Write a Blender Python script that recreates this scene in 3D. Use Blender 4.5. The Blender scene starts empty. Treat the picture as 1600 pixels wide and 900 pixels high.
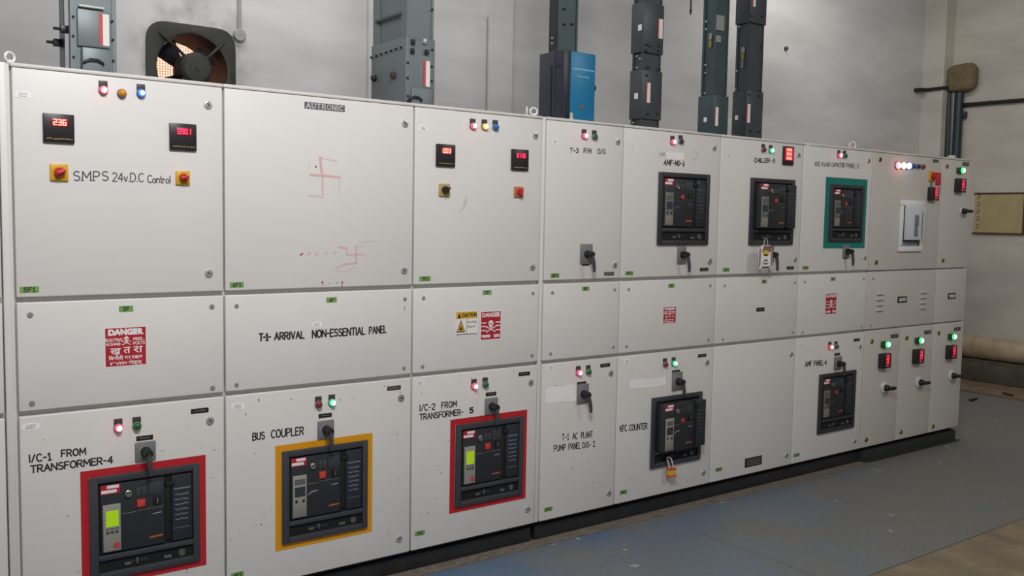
import bpy, bmesh, math, random
from mathutils import Vector, Matrix, Euler
random.seed(7)
SC = bpy.context.scene
COL = SC.collection
PI = math.pi

# ------------------------------------------------------------------ camera
F_PX = 1449.312
CAM = Vector((-0.49774, -3.43009, 1.56174))
EUL = Euler((1.4952189, -0.0180684, -0.6361484), 'XYZ')
cd = bpy.data.cameras.new('camera')
cam = bpy.data.objects.new('camera', cd)
COL.objects.link(cam)
cam.location = CAM
cam.rotation_euler = EUL
cd.sensor_width = 36.0
cd.lens = F_PX * 36.0 / 1600.0
cd.clip_start = 0.05
SC.camera = cam
# ------------------------------------------------------------------ light and exposure
SC.view_settings.view_transform = 'Standard'
SC.view_settings.look = 'None'
SC.view_settings.exposure = 0.0
SC.view_settings.gamma = 1.0
SC.view_settings.use_curve_mapping = False
WORLD = bpy.data.worlds.new('room_air')
SC.world = WORLD
WORLD.use_nodes = True
WORLD.node_tree.nodes['Background'].inputs[0].default_value = (0.95, 0.97, 1.0, 1)
WORLD.node_tree.nodes['Background'].inputs[1].default_value = 0.26

def area(name, loc, target, sx, sy, watts, col=(1, 1, 1)):
    ld = bpy.data.lights.new(name, 'AREA')
    ld.shape = 'RECTANGLE'; ld.size = sx; ld.size_y = sy; ld.energy = watts; ld.color = col
    o = bpy.data.objects.new(name, ld); COL.objects.link(o)
    o.location = loc
    o.rotation_euler = (Vector(target) - Vector(loc)).to_track_quat('-Z', 'Y').to_euler()
    return o
area('ceiling_tube_light', (0.2, -2.6, 3.7), (1.2, 0.2, 1.2), 1.3, 0.5, 98, (1.0, 0.99, 0.97))
area('hall_tube_light', (5.0, -3.6, 4.0), (5.6, 0.6, 1.0), 1.6, 0.6, 40, (1.0, 0.97, 0.93))
area('aisle_tube_light', (1.6, 0.9, 4.05), (2.0, 2.0, 2.4), 2.4, 0.3, 24, (1.0, 0.99, 0.97))
area('far_aisle_fill_light', (6.4, 0.9, 4.05), (7.2, 1.4, 2.0), 2.4, 0.3, 22, (1.0, 0.98, 0.94))  # added fill lamp, brightens the end wall and the far back wall
area('outdoor_daylight', (1.25, 2.62, 4.4), (1.3, 3.1, 2.4), 1.2, 0.4, 165, (1.0, 0.89, 0.82))

# ------------------------------------------------------------------ projection helper
_R = EUL.to_matrix()
def ray(x, y):
    return _R @ Vector(((x - 800) / F_PX, -(y - 450) / F_PX, -1.0))
def at(x, y, Y=0.0):
    d = ray(x, y); return CAM + d * ((Y - CAM.y) / d.y)
def onX(x, y, X):
    d = ray(x, y); return CAM + d * ((X - CAM.x) / d.x)

# ------------------------------------------------------------------ materials
def lin(c):
    return tuple(((v / 255.0) / 12.92 if v / 255.0 <= 0.04045 else ((v / 255.0 + 0.055) / 1.055) ** 2.4) for v in c) + (1.0,)
_M = {}
def mat(name, rgb, rough=0.5, metal=0.0, emit=None, power=0.0, vary=0.0, scale=6.0, specks=0.0, coat=0.0, alpha=1.0, trans=0.0):
    if name in _M: return _M[name]
    m = bpy.data.materials.new(name); m.use_nodes = True
    nt = m.node_tree; b = nt.nodes['Principled BSDF']
    b.inputs['Base Color'].default_value = lin(rgb)
    b.inputs['Roughness'].default_value = rough
    b.inputs['Metallic'].default_value = metal
    b.inputs['Coat Weight'].default_value = coat
    b.inputs['Alpha'].default_value = alpha
    b.inputs['Transmission Weight'].default_value = trans
    if emit:
        b.inputs['Emission Color'].default_value = emit + (1.0,)
        b.inputs['Emission Strength'].default_value = power
    col = None
    if vary > 0 or specks > 0:
        g = nt.nodes.new('ShaderNodeNewGeometry')
        n = nt.nodes.new('ShaderNodeTexNoise'); n.inputs['Scale'].default_value = scale; n.inputs['Detail'].default_value = 6
        nt.links.new(g.outputs['Position'], n.inputs['Vector'])
        mr = nt.nodes.new('ShaderNodeMapRange')
        mr.inputs[1].default_value = 0.3; mr.inputs[2].default_value = 0.7
        mr.inputs[3].default_value = 1.0 - vary; mr.inputs[4].default_value = 1.0 + vary * 0.5
        nt.links.new(n.outputs['Fac'], mr.inputs[0])
        mx = nt.nodes.new('ShaderNodeMix'); mx.data_type = 'RGBA'; mx.blend_type = 'MULTIPLY'
        mx.inputs[0].default_value = 1.0
        mx.inputs[6].default_value = lin(rgb)
        nt.links.new(mr.outputs[0], mx.inputs[7])
        col = mx.outputs[2]
        if specks > 0:
            v = nt.nodes.new('ShaderNodeTexVoronoi'); v.inputs['Scale'].default_value = 26.0
            n2 = nt.nodes.new('ShaderNodeTexNoise'); n2.inputs['Scale'].default_value = 60.0
            nt.links.new(g.outputs['Position'], n2.inputs['Vector'])
            ad = nt.nodes.new('ShaderNodeVectorMath'); ad.operation = 'MULTIPLY_ADD'
            ad.inputs[1].default_value = (0.02, 0.02, 0.02)
            nt.links.new(n2.outputs['Color'], ad.inputs[0]); nt.links.new(g.outputs['Position'], ad.inputs[2])
            nt.links.new(ad.outputs[0], v.inputs['Vector'])
            lt = nt.nodes.new('ShaderNodeMath'); lt.operation = 'LESS_THAN'; lt.inputs[1].default_value = 0.08
            nt.links.new(v.outputs['Distance'], lt.inputs[0])
            n3 = nt.nodes.new('ShaderNodeTexNoise'); n3.inputs['Scale'].default_value = 9.0
            nt.links.new(g.outputs['Position'], n3.inputs['Vector'])
            gt = nt.nodes.new('ShaderNodeMath'); gt.operation = 'GREATER_THAN'; gt.inputs[1].default_value = 0.49
            nt.links.new(n3.outputs['Fac'], gt.inputs[0])
            mu = nt.nodes.new('ShaderNodeMath'); mu.operation = 'MULTIPLY'
            nt.links.new(lt.outputs[0], mu.inputs[0]); nt.links.new(gt.outputs[0], mu.inputs[1])
            m2 = nt.nodes.new('ShaderNodeMath'); m2.operation = 'MULTIPLY'; m2.inputs[1].default_value = specks
            nt.links.new(mu.outputs[0], m2.inputs[0])
            mm = nt.nodes.new('ShaderNodeMix'); mm.data_type = 'RGBA'
            nt.links.new(m2.outputs[0], mm.inputs[0]); nt.links.new(col, mm.inputs[6])
            mm.inputs[7].default_value = lin((70, 66, 62)); col = mm.outputs[2]
        nt.links.new(col, b.inputs['Base Color'])
    _M[name] = m
    return m

CREAM = mat('cream_paint', (221, 218, 216), 0.42, vary=0.03, scale=2.2)
CREAM_LOW = mat('cream_paint_chipped', (219, 216, 213), 0.45, vary=0.04, scale=2.5, specks=0.8)
CREAM_OLD = mat('beige_paint', (202, 197, 190), 0.45, vary=0.03, scale=2.2)
BODY = mat('cubicle_body_paint', (214, 210, 206), 0.5, vary=0.05, scale=4)
BLACK = mat('black_plastic', (26, 27, 30), 0.4)
DARK = mat('charcoal_plastic', (43, 45, 50), 0.45, vary=0.08, scale=40)
SLATE = mat('slate_escutcheon', (60, 63, 69), 0.45, vary=0.06, scale=30)
VOID = mat('dark_recess', (14, 14, 16), 0.8)
STEEL = mat('plinth_black_steel', (40, 40, 42), 0.55, vary=0.35, scale=14)
CHROME = mat('chrome', (205, 205, 205), 0.3, 0.75)
BRASS = mat('brass', (176, 142, 78), 0.3, 1.0)
DULL = mat('dull_screw_steel', (168, 165, 161), 0.35, 0.45)
GREY_PLATE = mat('grey_switch_plate', (121, 122, 123), 0.45)
WHITE = mat('white_sticker', (242, 242, 242), 0.6)
INK = mat('black_paint_ink', (38, 37, 38), 0.6)
PENCIL = mat('marker_ink', (80, 80, 84), 0.6)
GREEN_TAG = mat('green_tag', (118, 160, 88), 0.6)
TAGINK = mat('tag_ink', (30, 48, 24), 0.6)
RED_TAPE = mat('red_tape', (186, 32, 42), 0.45)
YEL_TAPE = mat('amber_tape', (222, 152, 10), 0.45)
TEAL_TAPE = mat('teal_tape', (10, 122, 112), 0.45)
SIGN_RED = mat('sign_red', (178, 34, 46), 0.45)
SIGN_WHITE = mat('sign_white', (235, 230, 230), 0.5)
KUMKUM = mat('vermilion_smear', (221, 180, 178), 0.7, vary=0.10, scale=30)
KUMKUM_FAINT = mat('vermilion_faint', (222, 203, 201), 0.7, vary=0.05, scale=30)
KUMKUM_DOT = mat('vermilion_dot', (176, 52, 62), 0.7)
YELLOW = mat('yellow_plate', (214, 164, 22), 0.4)
TAN = mat('tan_plate', (176, 152, 96), 0.45)
REDK = mat('red_knob', (186, 38, 46), 0.35)
METER = mat('meter_case', (38, 34, 38), 0.35)
GOLD = mat('gold_print', (150, 128, 60), 0.5)
SEG = mat('red_segments', (255, 30, 50), 0.5, emit=(1.0, 0.03, 0.10), power=3.0)
SEGHOT = mat('hot_red_segments', (255, 60, 50), 0.5, emit=(1.0, 0.16, 0.12), power=4.5)
SEGGLOW = mat('display_backglow', (90, 8, 16), 0.4, emit=(0.9, 0.015, 0.04), power=0.12)
PAPER = mat('torn_paper', (241, 241, 241), 0.8, vary=0.04, scale=20)
SMUDGE = mat('grey_smudge', (192, 188, 184), 0.7, vary=0.1, scale=40)
def lit(n, rim, p, core, q):
    return (mat('lens_' + n, tuple(int(255 * min(1, c + .2)) for c in rim), 0.3, emit=rim, power=p), mat('led_' + n, (255, 255, 255), 0.3, emit=core, power=q))
LAMP = {
 'red_on': lit('red_lit', (1.0, 0.035, 0.075), 2.4, (1.0, 0.50, 0.55), 5.5),
 'green_on': lit('green_lit', (0.02, 0.85, 0.33), 1.0, (0.45, 1.0, 0.80), 2.6),
 'led_on': lit('green_led_lit', (0.03, 0.80, 0.16), 1.5, (0.60, 1.0, 0.75), 9.0),
 'blue_on': lit('blue_lit', (0.0, 0.19, 1.0), 0.95, (0.10, 0.52, 1.0), 1.5),
 'bluehot': lit('blue_bright', (0.16, 0.20, 1.0), 7.0, (0.7, 0.75, 1.0), 22.0),
 'amber_on': lit('amber_lit', (1.0, 0.42, 0.03), 1.1, (1.0, 0.75, 0.12), 1.9),
 'amberhot': lit('amber_bright', (1.0, 0.50, 0.18), 7.0, (1.0, 0.85, 0.6), 22.0),
 'redhot': lit('red_bright', (1.0, 0.06, 0.08), 9.0, (1.0, 0.75, 0.7), 20.0),
 'amber': (mat('lens_amber_off', (206, 138, 24), 0.25), None),
 'red': (mat('lens_red_off', (140, 36, 42), 0.25), None),
 'green': (mat('lens_green_off', (18, 104, 52), 0.25), None),
 'darkgreen': (mat('lens_dark_green_off', (40, 62, 58), 0.25), None),
 'blue': (mat('lens_blue_off', (24, 110, 176), 0.25), None),
 'navy': (mat('lens_navy_off', (40, 46, 110), 0.25), None),
}
DUCT = mat('busway_grey', (112, 121, 125), 0.45, 0.25, vary=0.06, scale=9)
DUCT_D = mat('busway_dark_grey', (66, 72, 76), 0.45, 0.2, vary=0.1, scale=9)
DUCT_T = mat('busway_teal_grey', (62, 78, 82), 0.45, 0.2, vary=0.1, scale=9)
RUST = mat('rust_brown', (76, 50, 38), 0.8, vary=0.3, scale=20)
FAN = mat('fan_olive', (45, 46, 39), 0.65, vary=0.25, scale=12)

# ------------------------------------------------------------------ mesh builder
class MB:
    def __init__(s): s.v = []; s.f = []; s.m = []
    def add(s, vs, fs, mi=0):
        b = len(s.v); s.v += [tuple(p) for p in vs]
        for f in fs: s.f.append(tuple(b + i for i in f)); s.m.append(mi)
        return s
    def box(s, x0, x1, y0, y1, z0, z1, mi=0):
        vs = [(x, y, z) for x in (x0, x1) for y in (y0, y1) for z in (z0, z1)]
        return s.add(vs, [(0, 1, 3, 2), (4, 6, 7, 5), (0, 4, 5, 1), (2, 3, 7, 6), (0, 2, 6, 4), (1, 5, 7, 3)], mi)
    def rbox(s, x0, x1, y0, y1, z0, z1, r=0.003, seg=2, mi=0):
        bm = bmesh.new(); bmesh.ops.create_cube(bm, size=1.0)
        for v in bm.verts:
            v.co = Vector(((x0 + x1) / 2 + v.co.x * (x1 - x0), (y0 + y1) / 2 + v.co.y * (y1 - y0), (z0 + z1) / 2 + v.co.z * (z1 - z0)))
        bmesh.ops.bevel(bm, geom=bm.edges[:] + bm.verts[:], offset=r, segments=seg, profile=0.5, affect='EDGES')
        bm.verts.index_update()
        s.add([v.co[:] for v in bm.verts], [tuple(v.index for v in f.verts) for f in bm.faces], mi); bm.free()
        return s
    def lathe(s, prof, axis='Y', c=(0, 0, 0), n=20, mi=0):
        """prof: (radius, height) pairs along the axis; -Y heights point to the room."""
        vs = []; fs = []
        for (r, h) in prof:
            for i in range(n):
                a = 2 * PI * i / n; p, q = r * math.cos(a), r * math.sin(a)
                vs.append({'Y': (c[0] + p, c[1] + h, c[2] + q), 'Z': (c[0] + p, c[1] + q, c[2] + h), 'X': (c[0] + h, c[1] + p, c[2] + q)}[axis])
        for k in range(len(prof) - 1):
            for i in range(n):
                j = (i + 1) % n; fs.append((k * n + i, k * n + j, (k + 1) * n + j, (k + 1) * n + i))
        fs.append(tuple(range(n))[::-1]); fs.append(tuple((len(prof) - 1) * n + i for i in range(n)))
        return s.add(vs, fs, mi)
    def tube(s, pts, rad, n=10, mi=0, flat=1.0):
        pts = [Vector(p) for p in pts]
        rads = rad if isinstance(rad, (list, tuple)) else [rad] * len(pts)
        vs = []; fs = []; ref = Vector((0.31, 0.17, 0.93))
        for k, p in enumerate(pts):
            t = (pts[min(k + 1, len(pts) - 1)] - pts[max(k - 1, 0)]).normalized()
            u = t.cross(ref)
            if u.length < 1e-4: u = t.cross(Vector((1, 0, 0)))
            u.normalize(); w = t.cross(u)
            for i in range(n):
                a = 2 * PI * i / n
                vs.append(p + (u * math.cos(a) + w * math.sin(a) * flat) * rads[k])
        for k in range(len(pts) - 1):
            for i in range(n):
                j = (i + 1) % n; fs.append((k * n + i, k * n + j, (k + 1) * n + j, (k + 1) * n + i))
        fs.append(tuple(range(n))[::-1]); fs.append(tuple((len(pts) - 1) * n + i for i in range(n)))
        return s.add(vs, fs, mi)
    def ring(s, R, r, axis='Y', c=(0, 0, 0), n=24, k=8, mi=0):
        vs = []; fs = []
        for i in range(n):
            a = 2 * PI * i / n
            for j in range(k):
                b = 2 * PI * j / k; q = R + r * math.cos(b); h = r * math.sin(b)
                x, z = q * math.cos(a), q * math.sin(a)
                vs.append((c[0] + x, c[1] + h, c[2] + z) if axis == 'Y' else (c[0] + h, c[1] + x, c[2] + z))
        for i in range(n):
            for j in range(k):
                fs.append((i * k + j, ((i + 1) % n) * k + j, ((i + 1) % n) * k + (j + 1) % k, i * k + (j + 1) % k))
        return s.add(vs, fs, mi)
    def poly(s, pts, y0, y1=None, mi=0):
        """pts in (x, z); y0 = front; extruded back to y1 when given."""
        n = len(pts)
        vs = [(p[0], y0, p[1]) for p in pts]; fs = [tuple(range(n))]
        if y1 is not None:
            vs += [(p[0], y1, p[1]) for p in pts]
            fs += [tuple(range(2 * n - 1, n - 1, -1))] + [(i, (i + 1) % n, n + (i + 1) % n, n + i) for i in range(n)]
        return s.add(vs, fs, mi)
    def stroke(s, pts, w, y=0.0, mi=0):
        """flat painted line in the x-z plane"""
        s.k = getattr(s, 'k', 0)
        for (a, b) in zip(pts[:-1], pts[1:]):
            s.k += 1; yy = y - 2.5e-5 * (s.k % 9)
            dx, dz = b[0] - a[0], b[1] - a[1]; L = math.hypot(dx, dz)
            if L < 1e-9: continue
            nx, nz = -dz / L * w / 2, dx / L * w / 2
            s.poly([(a[0] + nx, a[1] + nz), (b[0] + nx, b[1] + nz), (b[0] - nx, b[1] - nz), (a[0] - nx, a[1] - nz)], yy, mi=mi)
        for p in pts:
            s.k += 1; yy = y - 2.5e-5 * (s.k % 9)
            s.poly([(p[0] + w / 2 * math.cos(PI / 4 * i), p[1] + w / 2 * math.sin(PI / 4 * i)) for i in range(8)], yy, mi=mi)
        return s
    def disc(s, cx, cz, r, y, n=18, mi=0, rz=None):
        rz = rz or r
        return s.poly([(cx + r * math.cos(2 * PI * i / n), cz + rz * math.sin(2 * PI * i / n)) for i in range(n)], y, mi=mi)
    def mesh(s, name, mats):
        me = bpy.data.meshes.new(name)
        me.from_pydata(s.v, [], s.f)
        if not isinstance(mats, (list, tuple)): mats = [mats]
        for m in mats: me.materials.append(m)
        me.polygons.foreach_set('material_index', s.m)
        bm = bmesh.new(); bm.from_mesh(me)
        bmesh.ops.recalc_face_normals(bm, faces=bm.faces[:]); bm.to_mesh(me); bm.free()
        me.polygons.foreach_set('use_smooth', [True] * len(me.polygons))
        me.set_sharp_from_angle(angle=math.radians(34))
        me.update()
        return me

_W = {}
def wl(o): return _W.get(o.name, Vector((0, 0, 0)))
def put(name, me, parent=None, loc=(0, 0, 0), label=None):
    """link a mesh object at a world place, as a part of parent if given"""
    o = bpy.data.objects.new(name, me); COL.objects.link(o)
    loc = Vector(loc); _W[o.name] = loc
    if parent is not None:
        o.parent = parent; o.location = loc - wl(parent)
    else: o.location = loc
    if label: o['label'] = label
    return o
def part(name, mb, mats, parent, loc=(0, 0, 0), label=None):
    return put(name, mb.mesh(name, mats), parent, loc, label)
def thing(name, label, cat, loc, group=None):
    o = bpy.data.objects.new(name, None); COL.objects.link(o)
    o.empty_display_size = 0.05; o.location = loc; _W[o.name] = Vector(loc)
    tag(o, label, cat, group); return o
def tag(o, label, cat, group=None):
    o['label'] = label; o['category'] = cat
    if group: o['group'] = group
    return o
def struct(name, mb, mats, loc=(0, 0, 0)):
    o = part(name, mb, mats, None, loc); o['kind'] = 'structure'; return o
_C = {}
def cached(key, fn):
    if key not in _C: _C[key] = fn()
    return _C[key]

# ------------------------------------------------------------------ hand-painted stroke alphabet (x 0-1, y 0-1) -> (width, polylines)
def arc(cx, cy, rx, ry, a0, a1, n=10):
    return [(cx + rx * math.cos(math.radians(a0 + (a1 - a0) * i / n)), cy + ry * math.sin(math.radians(a0 + (a1 - a0) * i / n))) for i in range(n + 1)]
G = {
 'A': (.62, [[(0, 0), (.31, 1), (.62, 0)], [(.11, .36), (.51, .36)]]),
 'B': (.55, [[(0, 0), (0, 1), (.3, 1)] + arc(.3, .76, .2, .24, 90, -90)[1:] + [(0, .52)], [(.3, .52)] + arc(.3, .26, .25, .26, 90, -90)[1:] + [(0, 0)]]),
 'C': (.55, [arc(.32, .5, .32, .5, 50, 310, 14)]),
 'D': (.58, [[(0, 0), (0, 1), (.22, 1)] + arc(.22, .5, .36, .5, 90, -90, 12)[1:] + [(0, 0)]]),
 'E': (.48, [[(.48, 1), (0, 1), (0, 0), (.48, 0)], [(0, .52), (.4, .52)]]),
 'F': (.46, [[(.46, 1), (0, 1), (0, 0)], [(0, .52), (.38, .52)]]),
 'G': (.6, [arc(.32, .5, .32, .5, 50, 330, 14) + [(.6, .45), (.36, .45)]]),
 'H': (.56, [[(0, 0), (0, 1)], [(.56, 0), (.56, 1)], [(0, .5), (.56, .5)]]),
 'I': (.06, [[(.03, 0), (.03, 1)]]),
 'K': (.55, [[(0, 0), (0, 1)], [(.53, 1), (0, .42)], [(.18, .6), (.55, 0)]]),
 'L': (.45, [[(0, 1), (0, 0), (.45, 0)]]),
 'M': (.72, [[(0, 0), (0.04, 1), (.36, .3), (.68, 1), (.72, 0)]]),
 'N': (.58, [[(0, 0), (0, 1), (.58, 0), (.58, 1)]]),
 'O': (.62, [arc(.31, .5, .31, .5, 90, 450, 18)]),
 'P': (.52, [[(0, 0), (0, 1), (.28, 1)] + arc(.28, .73, .24, .27, 90, -90)[1:] + [(0, .46)]]),
 'R': (.55, [[(0, 0), (0, 1), (.28, 1)] + arc(.28, .74, .24, .26, 90, -90)[1:] + [(0, .48)], [(.25, .48), (.55, 0)]]),
 'S': (.52, [arc(.27, .76, .24, .24, 40, 270, 10) + arc(.26, .26, .26, .26, 90, -140, 10)[1:]]),
 'T': (.56, [[(0, 1), (.56, 1)], [(.28, 1), (.28, 0)]]),
 'U': (.56, [[(0, 1), (0, .28)] + arc(.28, .28, .28, .28, 180, 360, 8)[1:] + [(.56, 1)]]),
 'V': (.58, [[(0, 1), (.29, 0), (.58, 1)]]),
 'Q': (.62, [arc(.31, .5, .31, .5, 90, 450, 18), [(.38, .22), (.64, -.05)]]),
 'Y': (.56, [[(0, 1), (.28, .5), (.56, 1)], [(.28, .5), (.28, 0)]]),
 'Z': (.52, [[(0, 1), (.52, 1), (0, 0), (.52, 0)]]),
 '0': (.54, [arc(.27, .5, .27, .5, 90, 450, 16)]),
 '1': (.3, [[(0, .78), (.16, 1), (.16, 0)], [(0, 0), (.32, 0)]]),
 '2': (.5, [arc(.25, .74, .25, .26, 160, -30, 9) + [(0, 0), (.5, 0)]]),
 '3': (.5, [arc(.24, .76, .22, .24, 150, -90, 9) + arc(.24, .26, .26, .26, 90, -150, 9)]),
 '4': (.54, [[(.4, 0), (.4, 1), (0, .3), (.54, .3)]]),
 '5': (.5, [[(.46, 1), (.06, 1), (.03, .56)] + arc(.23, .32, .26, .32, 125, -140, 10)]),
 '6': (.5, [[(.42, .98), (.12, .6)] + arc(.25, .27, .25, .27, 150, 510, 14)]),
 '7': (.5, [[(0, 1), (.5, 1), (.18, 0)]]),
 '8': (.5, [arc(.25, .76, .21, .24, 90, 450, 14), arc(.25, .26, .25, .26, 90, 450, 14)]),
 '9': (.5, [arc(.25, .73, .25, .27, -30, 330, 14), [(.5, .76), (.16, 0)]]),
 '-': (.34, [[(.03, .46), (.31, .46)]]),
 '/': (.36, [[(0, 0), (.36, 1)]]),
 '.': (.08, [[(.04, .02), (.04, .05)]]),
 ':': (.08, [[(.04, .1), (.04, .14)], [(.04, .6), (.04, .64)]]),
 ' ': (.36, []),
 'o': (.42, [arc(.21, .28, .21, .28, 90, 450, 14)]),
 'n': (.38, [[(0, .56), (0, 0)], [(0, .38)] + arc(.19, .36, .19, .2, 180, 0, 8) + [(.38, 0)]]),
 't': (.3, [[(.13, .95), (.13, .1), (.26, 0)], [(0, .58), (.28, .58)]]),
 'r': (.28, [[(0, .56), (0, 0)], [(0, .36)] + arc(.16, .36, .14, .2, 170, 50, 5)]),
 'l': (.1, [[(.05, 1), (.05, 0)]]),
 'v': (.36, [[(0, .56), (.18, 0), (.36, .56)]]),
}
def paint(text, w_m, h_m, sw, y=-0.0008, slant=0.0, serif=False, rise=0.0, mb=None, x0=0.0, z0=0.0, gap=.2, wobble=0.0):
    """strokes for a line of text fitted to the width w_m; origin at the start of the baseline; rise = z change over the width"""
    mb = mb or MB()
    tot = sum(G[c][0] + gap for c in text) - gap
    k = w_m / tot; cx = 0.0
    for c in text:
        gw, lines = G[c]; jz = random.uniform(-1, 1) * wobble * h_m; js = 1 + random.uniform(-1, 1) * wobble
        for L in lines:
            P = []
            for (px, pz) in L:
                X = (cx + px) * k + pz * slant * h_m
                P.append((x0 + X, z0 + jz + pz * h_m * js + rise * ((cx + px) * k / w_m)))
            mb.stroke(P, sw, y)
            if serif:
                for q, q2 in ((P[0], P[1]), (P[-1], P[-2])):
                    if abs(q2[1] - q[1]) > abs(q2[0] - q[0]): mb.stroke([(q[0] - sw * 1.1, q[1]), (q[0] + sw * 1.1, q[1])], sw * .6, y)
        cx += gw + gap
    return mb
def scribble(w, h, rows, y, sw, mb=None, x0=0, z0=0, seed=1, fill=.85):
    """rows of tiny unreadable print"""
    mb = mb or MB(); rnd = random.Random(seed)
    for r in range(rows):
        z = z0 + h / 2 - (r + .5) * h / rows
        x = x0 - w / 2 + rnd.uniform(0, w * .06); end = x0 + w / 2 * fill
        while x < end:
            L = rnd.uniform(.05, .16) * w
            mb.stroke([(x, z + rnd.uniform(-.15, .15) * h / rows), (min(x + L, end), z + rnd.uniform(-.15, .15) * h / rows)], sw, y)
            x += L + rnd.uniform(.03, .08) * w
    return mb
def px_text(parent, text, p0, p1, hpx, sw, ink=INK, name='lettering', slant=0.0, Y=0.0, **k):
    """painted line on the front plane between two baseline pixels of the photograph"""
    a, b = at(*p0, Y), at(*p1, Y)
    top = at(p0[0], p0[1] - hpx, Y)
    mb = paint(text, b.x - a.x - sw, top.z - a.z - sw, sw, slant=slant, rise=b.z - a.z, x0=sw / 2, z0=sw / 2, **k)
    return part(name, mb, ink, parent, (a.x, Y, a.z))
def font_mesh(text, size, width=None, sx=1.0, bold=0.0):
    """outline print from Blender's built-in typeface, centred on the origin, in the x-z plane"""
    cu = bpy.data.curves.new('print', 'FONT'); cu.body = text; cu.size = size; cu.offset = bold
    cu.align_x = 'CENTER'; cu.align_y = 'CENTER'; cu.resolution_u = 3
    o = bpy.data.objects.new('print', cu); COL.objects.link(o)
    dg = bpy.context.evaluated_depsgraph_get(); dg.update()
    me = o.evaluated_get(dg).to_mesh()
    vs = [v.co.copy() for v in me.vertices]; fs = [tuple(p.vertices) for p in me.polygons]
    o.evaluated_get(dg).to_mesh_clear(); bpy.data.objects.remove(o); bpy.data.curves.remove(cu)
    if vs and width:
        w = max(v.x for v in vs) - min(v.x for v in vs); sx = width / max(w, 1e-6)
    return [(v.x * sx, v.y) for v in vs], fs
def print_on(mb, text, size, cx, cz, y, width=None, bold=0.0, mi=0):
    vs, fs = font_mesh(text, size, width, bold=bold)
    mb.add([(cx + a, y, cz + b) for a, b in vs], fs, mi); return mb
SEGS = {'0': 'abcdef', '1': 'bc', '2': 'abged', '3': 'abgcd', '4': 'fgbc', '5': 'afgcd', '6': 'afgedc', '7': 'abc', '8': 'abcdefg', '9': 'abcdfg', 'C': 'afed'}
def seven(text, w, h, y, sw, mb=None, x0=0.0, z0=0.0, dots=()):
    """seven-segment digits centred on x0, z0"""
    mb = mb or MB(); n = len(text); cw = w / n; dw = cw * .62
    for i, c in enumerate(text):
        l = x0 - w / 2 + i * cw + (cw - dw) / 2; r = l + dw; b, m, t = z0 - h / 2, z0, z0 + h / 2
        S = {'a': [(l, t), (r, t)], 'b': [(r, t), (r, m)], 'c': [(r, m), (r, b)], 'd': [(l, b), (r, b)], 'e': [(l, m), (l, b)], 'f': [(l, t), (l, m)], 'g': [(l, m), (r, m)]}
        for q in SEGS[c]: mb.stroke(S[q], sw, y)
        if i in dots: mb.disc(r + cw * .19, b, sw * .6, y, 8)
    return mb

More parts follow.
